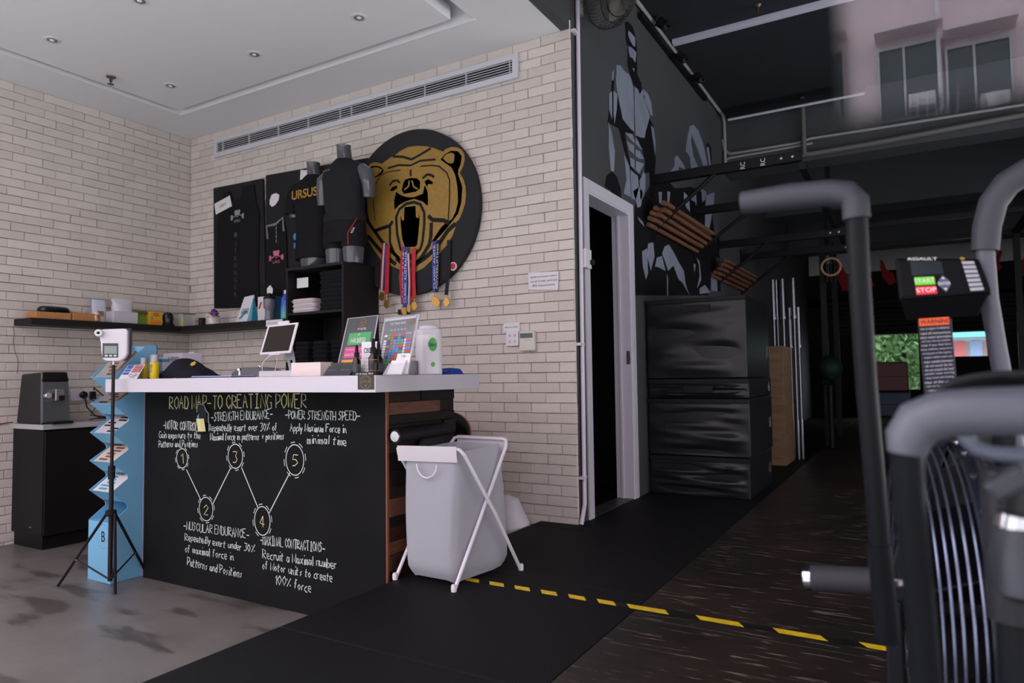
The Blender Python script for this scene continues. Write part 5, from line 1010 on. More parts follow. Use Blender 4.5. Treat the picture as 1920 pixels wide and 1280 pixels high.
# ---------------- laundry hamper ----------------
hp = T('laundry_hamper', 'white X-frame laundry hamper with translucent mesh bag', 'hamper', (3.8, -1.22, 0))
HB = [Vector(v) for v in ((3.945, -1.44, 0), (4.04, -1.02, 0), (3.602, -1.42, 0), (3.66, -1.0, 0))]; HT = [Vector(v) for v in ((3.962, -1.40, .61), (3.993, -1.044, .622), (3.612, -1.424, .605), (3.655, -1.02, .622))]
def hpnt(u, v, z):   # u 0 right .. 1 left, v 0 near .. 1 far
    k = z/.61; c = [HB[i]*(1-k)+HT[i]*k for i in range(4)]
    return (c[0]*(1-u)+c[2]*u)*(1-v)+(c[1]*(1-u)+c[3]*u)*v
wt_ = M('white_tube', (226, 222, 228), .35)
for v0, v1 in ((0, 1), (1, 0)):
    tp_ = lambda u, k: hpnt(u+(.02 if u > .5 else -.02)*math.sin(k*3.1), v0, .0)*(1-k)+hpnt(u+(.02 if u > .5 else -.02)*math.sin(k*3.1), v1, .61)*k
    pts = [tp_(0, .012), tp_(0, .5)+X*(.006 if v0 else -.006), tp_(0, .95), tp_(.03, .99), tp_(.09, 1), tp_(.91, 1), tp_(.97, .99), tp_(1, .95), tp_(1, .012)]
    MB().tube(pts, .0085, 12).out('frame', wt_, hp, smooth=True)
for u in (0, 1):
    for v in (0, 1): MB().lathe(hpnt(u, v, 0), [(.012, 0), (.013, .02), (.01, .03)], 12).out('foot_cap', wt_, hp, smooth=True)
mesh_m = M('mesh_fabric', (186, 188, 196), .9, alpha=.7)
def bag(u, v):
    a = 2*math.pi*u; ca, sa = math.cos(a), math.sin(a); sq = lambda c: math.copysign(abs(c)**.25, c)
    tuck = 1.0-.05*v**3+.018*math.sin(v*3.1)-.13*max(0, (v-.9)/.1)**1.5; wob = .012*math.sin(5*a+4*v)*v+.006*math.sin(11*a)*v
    z = .59-.572*v+.016*math.sin(3*a)*max(0, v-.6); m_ = .012
    return hpnt(.5-(.5-.075)*sq(ca)*(tuck+wob*.6), .5+(.5-.03)*sq(sa)*(tuck+wob), max(.012, z))
MB().grid(lambda u, v: bag(u, v), 80, 22).out('mesh_bag', mesh_m, hp, smooth=True)
cb_ = (hpnt(.5, .5, .02)); MB().grid(lambda u, v: cb_+(Vector(bag(u, 1))-cb_)*v, 40, 4).out('bag_base', mesh_m, hp)
hm = M('hem_white', (216, 212, 218), .8, alpha=.9)
for v, s_ in ((.0, -1), (1., 1)):
    for dz_, o_ in ((0, 0),):
        MB().grid(lambda a, b: hpnt(.05+.9*a, v, .61)+Vector((0, s_*.010*math.cos(b*1.2), .009-.07*b)), 2, 6).out('sleeve_hem', hm, hp, solid=.0015)
    cu_ = .48; MB().tube([hpnt(cu_, v, .55)+Vector((.056*math.cos(k*math.pi/14), s_*.013, -.012-.06*math.sin(k*math.pi/14))) for k in range(15)], .0035, 8).out('handle', wt_, hp, smooth=True)
# carrier bag by the brick wall
t = T('carrier_bag', 'white plastic carrier bag with green print slumped by the brick wall', 'bag', (3.45, -.15, HF))
MB().loft([(0, -.02, 0, .13, .12), (.15, .0, 0, .148, .125), (.25, -.0, 0, .135, .12), (.33, -.0, .01, .09, .09), (.4, -.01, .01, .075, .05), (.42, -.03, .01, .04, .02)], 26, .8).out('bag_body', M('bag_milky', (214, 210, 220), .4, var=.1, scale=10), t, smooth=True, local=True)
q = MB()
for (a, b, r) in ((-.06, .14, .03), (-.03, .19, .022), (-.07, .08, .035), (-.02, .1, .02), (-.05, .23, .015)): q.stroke([(a+r*math.cos(k*.8), b+r*math.sin(k*.8)) for k in range(5)], .012, lambda a, b, d: (a+.06, -.135-d, b+.15), .001)
q.out('green_print', M('print_green', (70, 150, 80), .5), t, local=True)

# ---------------- hazard tape ----------------
t = T('hazard_tape', 'yellow and black hazard tape stuck across the gym floor', 'tape', (4.7, -1.27, .001)); ty = M('tape_yellow', (222, 190, 30), .5, var=.2, scale=30); tk2 = M('tape_black', (24, 24, 24), .4)
x = 3.90; i = 0
while x < 5.75:
    ln = (.075 if x < 4.6 else .16); gap = ln*.75; w2 = .022
    MB().add([(x, -1.265-w2, .0015), (x+ln, -1.265-w2, .0015), (x+ln-.03, -1.265+w2, .0015), (x-.03, -1.265+w2, .0015)], [(0, 1, 2, 3)]).out('yellow_stripe', ty, t)
    if x+ln > 4.5: MB().add([(x+ln, -1.265-w2, .0015), (x+ln+gap, -1.265-w2, .0015), (x+ln+gap-.03, -1.265+w2, .0015), (x+ln-.03, -1.265+w2, .0015)], [(0, 1, 2, 3)]).out('black_stripe', tk2, t)
    x += ln+gap

# ---------------- door frame, conduits ----------------
fr = M('frame_grey_white', (204, 202, 212), .45)
dr = T('door_1', None, None, (XW, .6, 0)); struct(dr)
MB().box(XW-.0, XW+.012, .155, .235, 0, 2.222).out('casing', fr, dr, bev=.002); MB().box(XW, XW+.012, .99, 1.075, 0, 2.222).out('casing', fr, dr, bev=.002); MB().box(XW, XW+.012, .235, .99, 2.142, 2.222).out('casing', fr, dr, bev=.002)
MB().box(XW-.13, XW+.006, .978, .992, 0, 2.142).box(XW-.13, XW+.006, .233, .247, 0, 2.142).box(XW-.13, XW+.006, .247, .978, 2.128, 2.142).out('jamb', fr, dr); MB().box(XW-.085, XW-.07, .962, .978, 0, 2.128).out('stop_bead', fr, dr)
MB().box(XW-.03, XW-.005, .9755, .978, 1.0, 1.1).box(XW-.028, XW-.0, .97, .976, 1.03, 1.06).out('strike_plate', steel, dr)
MB().box(XW-.13, XW+.0, .247, .978, -.02, .004).out('threshold', M('threshold', (70, 64, 62), .4), dr)
kp = T('key_box', 'small white box with black knob fixed on the door casing', 'lock box', (XW+.02, .15, 1.6)); a, b = ((3.88,0.089,1.735),(3.88,0.184,1.612))
MB().box(XW+.0125, XW+.045, a[1], b[1], b[2], a[2]).out('box', whitepl, kp, bev=.003); MB().lathe((XW+.045, b[1]-.01, (a[2]+b[2])/2-.02), [(.018, 0), (.018, .02), (.01, .024)], 18, 'x').out('knob', black, kp, smooth=True)
cwt = M('conduit_white', (214, 208, 220), .4)
cd0 = T('conduit', 'vertical white conduit pipe running down the brick wall corner', 'pipe', (XW+.03, .09, 0))
MB().tube([(XW+.02, .10, HG), (XW+.02, .075, 1.9), (XW+.02, .062, .5), (XW+.02, .06, .12), (XW+.02, .02, .04), (XW+.02, .005, .003)], .0135, 14).out('pipe', cwt, cd0, smooth=True)
for z in (3.14, 1.12, .285): MB().box(XW, XW+.03, .02, .085, z-.009, z+.009).out('clip', cwt, cd0, bev=.002)
cg = M('conduit_grey', (150, 150, 148), .5)
c1 = T('conduit', 'grey conduit following the dark ceiling edge and down to the black rack', 'pipe', (XW+.02, 3, 3.9))
MB().tube([(XW+.03, .9, HG-.03), (XW+.03, 4.05, HG-.03), (XW+.03, 4.12, HG-.09), (XW+.03, 4.12, 3.32)], .018, 10).out('pipe', cg, c1, smooth=True); MB().box(XW, XW+.06, 4.09, 4.15, 3.26, 3.32).out('junction', cg, c1)
c2 = T('conduit', 'pair of pale conduits bending along the face of the first beam', 'pipe', (4.4, 4.1, 3.4))
MB().tube([(3.876,4.12,3.626),(3.891,4.12,3.51),(3.95,4.12,3.444),(4.706,4.12,3.441),(4.804,4.12,3.465),(4.895,4.12,3.465),(5.433,4.12,3.454),(6.694,4.12,3.44)], .016, 10).out('pipe', cg, c2, smooth=True); MB().tube([(3.881,4.12,3.368),(3.936,4.12,3.402),(4.705,4.12,3.406),(4.835,4.12,3.412)], .014, 10).out('pipe', cg, c2, smooth=True)
c3 = T('ceiling_pipe', 'grey pipe running along the lower edge of the first beam', 'pipe', (5.5, 4.1, 3.3)); MB().tube([(4.704,4.1,3.299),(4.812,4.1,3.292),(5.429,4.1,3.296),(6.687,4.1,3.337)], .03, 12).out('pipe', M('pipe_grey', (104, 102, 100), .5), c3, smooth=True)
MB().tube([(4.749,4.08,3.938),(4.75,4.08,3.286)], .025, 10).out('drop_pipe', M('pipe_grey', (104, 102, 100), .5), c3, smooth=True)
# lights of the dark gym
lb_ = M('batten_white', (200, 200, 215), .5)
t = T('light_batten', 'long pale ceiling trunking crossing the dark gym ceiling', 'ceiling light', (4.6, 2.05, HG)); MB().box(3.93, 8.5, 2.03, 2.09, HG-.045, HG-.001).out('trunking', lb_, t, bev=.003)
for lb, y, x0_, x1_, z in (('hanging black tube light before the first beam', 3.9, 3.974, 5.381, 3.78),):
    t = T('tube_light', lb, 'ceiling light', ((x0_+x1_)/2, y, z)); MB().box(x0_, x1_, y-.04, y+.04, z, z+.05).out('housing', black, t, bev=.004); MB().cyl((x0_+.02, y, z-.012), (x1_-.02, y, z-.012), .014, 12).out('tube', lb_, t, smooth=True)
    for x in (x0_+.2, x1_-.1): MB().tube([(x, y, z+.05), (x, y, HG)], .003, 6).out('wire', black, t)
tr = T('track_light', 'black ceiling track with spotlights along the mural wall', 'ceiling light', (XW+.1, 2, 3.85)); MB().box(XW+.01, XW+.045, 1.3, 3.3, HG-.12, HG-.07).out('track', black, tr)
for i, p in enumerate([(4.02,1.572,3.808),(4.02,2.106,3.739),(4.02,2.665,3.761)]):
    p = Vector(p); MB().cyl(p+Vector((-.06, 0, .06)), p, .04, 18).out('spot_head', black, tr, smooth=True); MB().lathe(p+Vector((.0, 0, -.004)), [(.036, 0), (.02, -.008), (0, -.01)], 18).out('reflector', chrome, tr, smooth=True); MB().tube([p+Vector((-.06, 0, .06)), (XW+.03, p.y, HG-.09)], .008).out('arm', black, tr)
t = T('sprinkler', 'sprinkler head on the dark gym ceiling', 'sprinkler', (4.704,1.841,3.9)); p = Vector(t.location); MB().lathe((0, 0, 0), [(.03, .018), (.012, 0), (.01, -.06), (.025, -.065)], 14).out('head', M('bronze', (120, 100, 90), .35, .8), t, local=True)
# wall fan
fn_ = T('wall_fan', 'caged industrial fan mounted high beside the brick wall corner', 'fan', (XW+.15, .45, 3.55)); fc = Vector((XW+.25, .12, 3.40)); ax = Vector((.82, -.1, -.45)).normalized(); e1 = ax.cross(Y).normalized(); e2 = ax.cross(e1)
wm = M('fan_wire', (60, 58, 52), .35, .6)
q = MB()
for k in range(56):
    a = 2*math.pi*k/56; d = e1*math.cos(a)+e2*math.sin(a); q.tube([fc+d*.05+ax*.09, fc+d*.16+ax*.085, fc+d*.235+ax*.05, fc+d*.25, fc+d*.235-ax*.06, fc+d*.06-ax*.09], .0018, 4)
tag(q.out('cage_wires', wm, fn_), kind='stuff')
for r_, o_ in ((.252, 0), (.16, .087), (.2, .07), (.06, .092)): MB().tube([fc+(e1*math.cos(k*.196)+e2*math.sin(k*.196))*r_+ax*o_ for k in range(32)], .004, 6, closed=True).out('cage_ring', wm, fn_)
for k in range(3):
    a = k*2.094; d = e1*math.cos(a)+e2*math.sin(a); s_ = ax.cross(d); MB().add([fc+d*.04-s_*.03, fc+d*.21-s_*.08-ax*.02, fc+d*.22+s_*.05+ax*.02, fc+d*.04+s_*.03], [(0, 1, 2, 3)]).out('blade', M('fan_blade', (90, 88, 80), .4), fn_, solid=.004)
MB().cyl(fc-ax*.14, fc+ax*.05, .05, 20).out('motor', black, fn_, smooth=True); MB().bar(fc-ax*.12, (XW+.0, .14, 3.45), .04).box(XW, XW+.02, .1, .18, 3.3, 3.6).out('bracket', cg, fn_)

# ---------------- wall mural ----------------
mu = T('wall_mural', 'painted grey and black mural of muscular figures on the gym side wall', 'mural', (XW+.002, 1.8, 2.2))
fm = lambda o: (lambda a, b, d: (XW+o, a, b))
MP = M('mural_light', (128, 134, 150), .7, var=.12, scale=6); MK = M('mural_black', (14, 14, 19), .65)
q = MB()
for p in [[(1.135,2.202),(1.181,2.308),(1.345,2.344),(1.549,2.514),(1.957,2.65),(2.211,2.615),(2.738,2.754),(3.266,2.802),(3.514,2.762),(3.604,2.559),(3.722,2.24),(3.611,1.937),(3.295,1.735),(1.092,1.529),(1.103,1.855)]]: q.poly(p, fm(.001))
for p in [[(1.197,2.801),(1.354,2.824),(1.533,3.055),(1.628,3.02),(1.684,2.764),(1.649,2.631),(1.381,2.548),(1.4,2.655),(1.336,2.732)],[(0.804,3.008),(0.884,2.882),(0.99,2.836),(1.155,2.819),(1.137,2.798),(0.955,2.758),(1.017,2.605),(1.157,2.507),(1.356,2.51),(1.262,2.457),(1.051,2.499),(0.918,2.629),(0.827,2.748),(0.714,2.735),(0.614,2.724),(0.646,2.818),(0.697,2.765),(0.767,2.859)],[(0.536,2.248),(0.576,2.333),(0.677,2.386),(0.768,2.374),(0.841,2.305),(0.855,2.229),(0.741,2.215)],[(0.714,3.069),(0.69,2.96),(0.716,2.771),(0.739,2.778),(0.736,2.977),(0.772,3.105)],[(3.362,3.332),(3.449,3.409),(3.588,3.386),(3.608,3.189),(3.46,3.14)]]: q.poly(p, fm(.0015))
for p in [[(1.005,3.636),(1.087,3.674),(1.171,3.68),(1.228,3.644),(1.266,3.568),(1.275,3.504),(1.264,3.321),(1.353,3.287),(1.366,3.217),(1.291,3.16),(1.268,3.201),(1.192,3.209),(1.156,3.185),(1.11,3.246),(1.041,3.314),(1.058,3.464),(1.02,3.495),(1.017,3.583)]]: q.poly(p, fm(.0015))
q.out('black_paint', MK, mu)
q = MB()
for p in [[(0.802,3.145),(1.077,3.249),(1.127,3.222),(1.161,3.181),(1.166,3.052),(1.156,2.823),(1.082,2.819),(0.97,2.837),(0.911,2.847),(0.876,2.916),(0.805,3.03),(0.79,3.097)],[(1.19,3.191),(1.267,3.203),(1.309,3.175),(1.382,3.245),(1.445,3.155),(1.547,3.076),(1.428,2.901),(1.401,2.846),(1.286,2.819),(1.187,2.805),(1.176,2.978)],[(1.406,3.253),(1.499,3.254),(1.592,3.205),(1.626,3.101),(1.56,3.088),(1.468,3.147),(1.396,3.186)],[(1.565,3.0),(1.639,2.998),(1.681,2.895),(1.659,2.765),(1.618,2.877)],[(0.652,2.947),(0.706,2.987),(0.708,2.896),(0.698,2.779),(0.646,2.833)],[(0.738,2.999),(0.813,3.004),(0.797,2.883),(0.743,2.751),(0.729,2.832)],[(0.632,2.737),(0.692,2.664),(0.741,2.551),(0.714,2.392),(0.65,2.386),(0.622,2.546)],[(0.965,2.757),(1.111,2.79),(1.162,2.752),(1.16,2.729),(1.046,2.74)],[(1.197,2.793),(1.347,2.728),(1.28,2.724),(1.182,2.735)],[(0.982,2.699),(1.148,2.71),(1.144,2.64),(1.04,2.642)],[(1.179,2.688),(1.278,2.701),(1.377,2.665),(1.274,2.637),(1.176,2.634)],[(1.047,2.591),(1.152,2.597),(1.147,2.52),(1.064,2.528)],[(1.184,2.598),(1.375,2.625),(1.244,2.51),(1.169,2.525)],[(0.925,2.58),(1.032,2.52),(1.052,2.339),(1.059,2.281),(0.897,2.275),(0.964,2.392)],[(1.051,2.495),(1.22,2.485),(1.236,2.397),(1.164,2.289),(1.068,2.268)],[(1.263,2.464),(1.359,2.558),(1.403,2.538),(1.383,2.415),(1.32,2.323),(1.264,2.311)],[(2.081,2.736),(2.203,2.824),(2.209,2.897),(2.302,2.949),(2.391,2.937),(2.514,2.914),(2.558,2.879),(2.354,2.854),(2.32,2.809)],[(2.615,3.148),(2.75,3.36),(2.892,3.419),(3.07,3.419),(3.211,3.35),(3.317,3.268),(3.421,3.141),(3.222,3.089),(3.047,3.193),(2.812,3.302),(2.787,3.217),(2.861,3.092),(3.031,3.03),(2.761,2.941),(2.722,3.054),(2.591,3.066)],[(3.381,3.327),(3.484,3.367),(3.565,3.178),(3.482,3.157)],[(0.806,3.219),(0.895,3.25),(0.964,3.236),(1.077,3.249),(0.802,3.145)],[(0.717,3.127),(0.756,3.171),(0.742,3.079),(0.714,3.069)],[(0.578,2.21),(0.615,2.239),(0.685,2.213),(0.63,2.187)]]: q.poly(p, fm(.003))
for p in [[(1.075,3.599),(1.133,3.609),(1.225,3.606),(1.229,3.535),(1.177,3.519),(1.112,3.534),(1.072,3.559)],[(1.067,3.473),(1.159,3.493),(1.252,3.495),(1.22,3.397),(1.154,3.413),(1.103,3.398),(1.08,3.425)],[(1.149,3.332),(1.2,3.34),(1.19,3.312)]]: q.poly(p, fm(.003))
for p in [[(1.425,1.981),(1.557,2.017),(1.582,1.896),(1.474,1.765),(1.397,1.884)],[(1.274,1.894),(1.401,1.941),(1.408,1.736),(1.352,1.68),(1.286,1.777)],[(1.587,1.816),(1.638,1.897),(1.78,1.932),(1.867,1.814),(1.678,1.821)],[(1.782,1.955),(1.859,2.027),(1.985,2.062),(2.109,2.019),(2.262,1.945),(2.423,1.884),(2.47,1.765),(2.578,1.676),(2.357,1.77),(2.248,1.782),(2.099,1.891),(1.941,1.824),(1.849,1.904)],[(2.831,2.092),(2.986,2.043),(3.035,1.871),(2.964,1.819),(2.862,1.764),(2.973,1.908),(2.951,2.012)],[(2.96,1.774),(3.166,1.832),(3.407,1.774),(2.954,1.717)],[(3.432,2.01),(3.654,1.98),(3.713,1.823),(3.409,1.793)],[(2.759,1.995),(2.856,2.025),(2.782,1.912)],[(1.902,1.796),(1.935,1.746),(1.924,1.607),(1.887,1.603)],[(1.727,2.473),(1.823,2.495),(1.792,2.396),(1.743,2.378)],[(1.973,2.536),(2.062,2.549),(2.015,2.436),(1.97,2.434)],[(2.491,2.646),(2.666,2.633),(2.683,2.491),(2.566,2.51),(2.483,2.56)],[(3.3,2.791),(3.682,2.914),(3.626,2.756),(3.492,2.557),(3.367,2.412),(3.229,2.443)],[(1.105,2.339),(1.247,2.407),(1.327,2.383),(1.278,2.259),(1.195,2.228)],[(1.191,2.158),(1.31,2.139),(1.349,2.103),(1.229,2.13)],[(3.132,2.827),(3.341,2.837),(3.26,2.736),(3.151,2.685)],[(2.728,2.647),(2.923,2.716),(2.947,2.633),(2.843,2.549)]]: q.poly(p, fm(.003))
q.out('grey_paint', MP, mu)

# ---------------- wall rack with wooden dowels ----------------
rk = M('rack_black', (17, 18, 21), .45)
ra = [(1.558, 2.535, 5.03, 2.11, 4.39), (2.806, 2.52, 5.03, 2.10, 4.45), (3.746, 2.335, 5.15, 1.925, 4.40), (4.95, 2.37, 5.2, 1.93, 4.45)]
for i, (y, z, xe, zb, xm) in enumerate(ra):
    t = T('wall_bracket', ('first black wall bracket arm nearest the door, lettering near its end', 'second black wall bracket arm, partly behind the foam handle', 'third black wall bracket arm with bolts at its end', 'fourth, farthest black wall bracket arm')[i], 'rack', (XW, y, z), 0, 'black bracket arms on the mural wall')
    MB().bar((XW+.01, y, z), (xe, y, z), .06, .075).out('arm', rk, t, bev=.004); MB().tube([(XW+.01, y, zb), (xm, y, z-.03)], .018, 12).out('brace', rk, t, smooth=True)
    MB().box(XW, XW+.012, y-.05, y+.05, z-.14, z+.1).out('wall_plate', rk, t); MB().box(XW, XW+.012, y-.05, y+.05, zb-.1, zb+.1).out('wall_plate', rk, t)
    for k in (0, 1):
        MB().lathe((xe-.06-k*.08, y-.031, z), [(.012, 0), (.01, -.006), (0, -.007)], 12, 'y').out('bolt', steel, t)
    if i == 0:
        for px in [(4.609,1.52,2.526),(4.758,1.52,2.529)]: text('RC', (px[0], y-.0315, px[2]), (0, 0, 1), (-1, 0, 0), .035, paper, t, w=.055)
t = T('rack_rail', 'black crossbar joining the ends of the bracket arms', 'rack', (5.0, 3.2, 2.5)); MB().bar((5.04, 1.5, 2.45), (5.04, 5.0, 2.45), .05, .06).out('rail', rk, t)
dw = M('dowel_wood', (112, 74, 52), .6, var=.25, scale=5, stretch=(1, .2, 1))
def dowels(n, cx, cz, y0, y1, seed, lab, grp_):
    random.seed(seed); pts = []
    for r_, cnt in enumerate((4, 4, 3, 2)):
        for k in range(cnt): pts.append((k*.046+r_*.023+random.uniform(-.004, .004), r_*.041+k*.036*1.0))
    for (a, b) in pts[:n]:
        x, z = cx+a*.9, cz+b; s_ = random.uniform(-.05, .05)
        t = T('dowel', lab, 'pole', (x, y0+s_, z), 0, grp_); MB().cyl((0, 0, 0), (random.uniform(-.01, .01), y1-y0, random.uniform(-.008, .008)), .019, 12).out('pole', dw, t, smooth=True, local=True)
dowels(12, 3.90, 2.125, 1.37, 2.80, 3, 'wooden dowel pole in the near bundle lying across the first two braces', 'near bundle of wooden dowels')
dowels(12, 3.90, 1.95, 3.45, 5.1, 4, 'wooden dowel pole in the far bundle beyond the second bracket', 'far bundle of wooden dowels')

# ---------------- black foam boxes ----------------
vin = bpy.data.materials.new('black_vinyl'); vin.use_nodes = True; nt = vin.node_tree; b = nt.nodes['Principled BSDF']; b.inputs['Base Color'].default_value = (*lin((24, 25, 28)), 1); b.inputs['Roughness'].default_value = .33; b.inputs['Specular IOR Level'].default_value = .35
lab_ = ['bottom black vinyl box of the stack, marked 12', 'second black vinyl box from the bottom, marked 18', 'thin black vinyl box third from the bottom, marked 6', 'tall black vinyl box on top of the stack, marked 24']
bz = [(0, .30), (.302, .735), (.737, .885), (.887, 1.50)]
for i, (z0, z1) in enumerate(bz):
    t = T('foam_box', lab_[i], 'box', (4.26, 1.74, z0), 0, 'black foam jump boxes stacked by the mural'); random.seed(i+2); ph = [random.uniform(0, 6) for _ in range(6)]
    x0_, x1_, y0_, y1_ = 3.885+random.uniform(0, .01), 4.645+random.uniform(-.01, .01), 1.285, 2.2
    band = .035; H_ = z1-z0
    MB().box(x0_, x1_, y0_+.012, y1_, z0+.001, z1).out('foam_body', vin, t, bev=.01)
    def front(u, v):
        fold = .010*math.sin(9*v+2.2*u+ph[0]+1.2*math.sin(2*u+ph[1]))+.006*math.sin(17*v-3*u+ph[2])+.003*math.sin(31*v+4*u+ph[3]); e = min(1, 6*min(u, 1-u))*min(1, 6*min(v, 1-v))
        return (x0_+.01+(x1_-x0_-.02)*u, y0_+.010-.006*e+fold*e, z0+.008+(H_-band-.012)*v)
    MB().grid(front, 60, 30 if H_ > .2 else 12).out('front_cover', vin, t, smooth=True); MB().box(x0_, x1_, y0_-.004, y0_+.014, z1-band, z1-.002).out('top_flap', M('flap_black', (16, 16, 18), .5), t, bev=.003)
    if i in (2, 3): MB().box(x0_+.28, x0_+.5, y0_-.008, y0_+.0, z1-band-.07, z1-band-.02).out('label_patch', M('flap_black', (16, 16, 18), .5), t)
    text(('12', '18', '6', '24')[i], (x1_+.002, y1_-.12, (z0+z1)/2-(.1 if i == 3 else 0)), Y, Z, min(.08, H_*.5), M('vinyl_print', (150, 150, 155), .6), t, w=.07)
ply = M('plywood', (122, 98, 74), .65, var=.2, scale=6, stretch=(1, 1, 4))
px0, px1, py0, py1, pzt = 4.024, 4.574, 3.35, 4.511, 1.186
for i, (z0, z1) in enumerate(((0, pzt*.5), (pzt*.5+.002, pzt))):
    t = T('plyo_box', ('lower plywood jump box behind the black foam stack', 'upper plywood jump box behind the black foam stack')[i], 'box', ((px0+px1)/2, 3.6, z0), 0, 'plywood jump boxes'); MB().box(px0, px1, py0, py0+.018, z0, z1).out('end_panel', ply, t, bev=.002); MB().box(px0, px1, 3.9-.018, 3.9, z0, z1).out('end_panel', ply, t, bev=.002)
    MB().box(px1-.018, px1, py0+.018, 3.9-.018, z0, z1).out('side_panel', ply, t); MB().box(px0, px0+.018, py0+.018, 3.9-.018, z0, z1).out('side_panel', ply, t); MB().box(px0+.018, px1-.018, py0+.018, 3.9-.018, z1-.018, z1).out('top_panel', ply, t)
chromed = M('dull_chrome', (120, 122, 130), .25, 1)
for i, x in enumerate([4.403,4.43,4.501,4.554,4.608,4.64]):
    t = T('barbell', ('leftmost upright barbell, half hidden by the foam boxes', 'second upright barbell from the left, close beside the first', 'third upright barbell from the left', 'short upright barbell, fourth from the left', 'tall upright barbell just right of the plywood boxes', 'rightmost short upright barbell')[i], 'barbell', (x, 3.98, 0), 0, 'upright barbells by the mural wall'); zt3 = (1.93, 1.93, 1.93, 1.62, 1.93, 1.62)[i]; yy = 3.95+.06*(i % 2)
    MB().cyl((x, yy, .4), (x, yy, zt3-.4), .013, 10).out('shaft', chromed, t, smooth=True); MB().cyl((x, yy, zt3-.42), (x, yy, zt3), .023, 14).out('sleeve', chromed, t, smooth=True); MB().cyl((x, yy, 0), (x, yy, .42), .023, 14).out('sleeve', chromed, t, smooth=True)
    MB().cyl((x, yy, zt3-.435), (x, yy, zt3-.41), .034, 14).out('collar', chromed, t, smooth=True)
# ring and boxing-style bits further in
t = T('gym_ring', 'wooden gymnastic ring hanging by a black strap in the far gym', 'ring', (4.872,5.2,2.192)); c = (4.872,5.2,2.192)
MB().tube([(c[0]+.105*math.cos(k*.209), c[1]+.0, c[2]+.105*math.sin(k*.209)) for k in range(30)], .014, 10, closed=True).out('ring', M('ring_wood', (176, 140, 116), .6), t, smooth=True); MB().box(c[0]-.02, c[0]+.02, c[1]-.004, c[1]+.004, c[2]+.09, HG).out('strap', black, t)
t = T('rope_handles', 'cluster of black handles hanging through the wooden ring', 'handle', (c[0], 5.3, c[2]))
for k in range(3): MB().cyl((c[0]-.06+k*.045, 5.3, c[2]-.17), (c[0]-.06+k*.045, 5.3, c[2]+.05), .02, 12).out('handle', black, t, smooth=True); MB().tube([(c[0]-.06+k*.045, 5.3, c[2]+.05), (c[0]-.03+k*.02, 5.3, HG)], .004, 6).out('cord', black, t)
rgm = rk
t = T('power_rack', 'dark power rack frame standing in the far gym', 'rack', (5.4, 6.2, 0))
for (x, y) in ((4.75, 5.5), (4.75, 7.0), (6.9, 5.5), (6.9, 7.0)): MB().box(x-.035, x+.035, y-.035, y+.035, 0, 2.75).out('post', rgm, t)
for (p, q_) in (((4.75, 5.5, 2.7), (6.9, 5.5, 2.7)), ((4.75, 7, 2.7), (6.9, 7, 2.7)), ((4.75, 5.5, 2.7), (4.75, 7, 2.7)), ((6.9, 5.5, 2.7), (6.9, 7, 2.7))): MB().bar(p, q_, .06).out('crossbar', rgm, t)
for nm, lb, cc, x, y, z0, z1, w2 in (('crash_mat', 'dark red padded block below the far green window', (92, 34, 34), 5.32, 7.6, .62, 1.05, .3), ('crash_mat', 'blue padded block under the red one', (32, 52, 84), 5.36, 7.6, .25, .61, .29), ('crash_mat', 'dark green padded block at the bottom of the far pile', (26, 56, 38), 5.36, 7.6, .0, .24, .3)):
    t = T(nm, lb, 'mat', (x, y, z0)); MB().box(x-w2, x+w2, y, y+.5, z0, z1).out('pad', M('pad_%d' % cc[0], cc, .5), t, bev=.02); MB().box(x-w2*.9, x+w2*.9, y-.004, y, (z0+z1)/2-.005, (z0+z1)/2+.005).out('seam', black, t)
t = T('exercise_ball', 'dark green exercise ball in the dim far gym', 'ball', (4.833,5.0,0.963)); p = Vector(t.location)
MB().lathe((0, 0, 0), [(max(.0001, .15*math.sin(k*math.pi/12)), -.15*math.cos(k*math.pi/12)) for k in range(13)], 24).out('ball', M('ball_green', (18, 38, 24), .6), t, smooth=True, local=True); MB().lathe((0, 0, -p.z), [(.12, 0), (.1, .02), (.03, .03), (.03, p.z-.2), (.1, p.z-.18)], 16).out('stand', black, t, local=True)

# ---------------- air bike in the foreground ----------------
foam = M('foam_grip', (52, 54, 62), .6); tubeb = M('tube_black', (24, 26, 30), .4, spec=.12); darkp = M('dark_plastic', (14, 15, 17), .4, spec=.08)
bkx = T('air_bike', 'black fan air bike with foam handles, console and caged wheel', 'exercise bike', (5.75, -2.4, 0))
ag = [(5.454,-2.72,1.216),(5.53,-2.72,1.216),(5.589,-2.72,1.213),(5.615,-2.72,1.208),(5.626,-2.72,1.194),(5.627,-2.72,1.167)]
MB().tube(ag, [.019, .0215, .0215, .021, .0205, .020], 18).out('handle_grip', foam, bkx, smooth=True)
MB().tube([(5.627,-2.72,1.176),(5.627,-2.71,1.076),(5.63,-2.69,0.908),(5.635,-2.66,0.754),(5.637,-2.64,0.657),(5.639,-2.62,0.567),(5.642,-2.6,0.484)], .0155, 16).out('swing_arm', tubeb, bkx, smooth=True)
MB().tube([(5.636,-2.64,0.65),(5.639,-2.62,0.567),(5.642,-2.6,0.484)], .018, 16).out('arm_sleeve', tubeb, bkx, smooth=True)
MB().tube([(5.977,-2.12,1.383),(5.922,-2.12,1.349),(5.882,-2.12,1.325),(5.856,-2.12,1.288),(5.843,-2.12,1.237),(5.838,-2.12,1.185)], [.026, .027, .0275, .0275, .027, .026], 18).out('handle_grip', foam, bkx, smooth=True)
MB().tube([(5.838,-2.12,1.197),(5.841,-2.12,1.081),(5.852,-2.11,0.977),(5.867,-2.1,0.851),(5.893,-2.08,0.635)], .0175, 16).out('swing_arm', M('tube_grey', (84, 86, 98), .4), bkx, smooth=True)
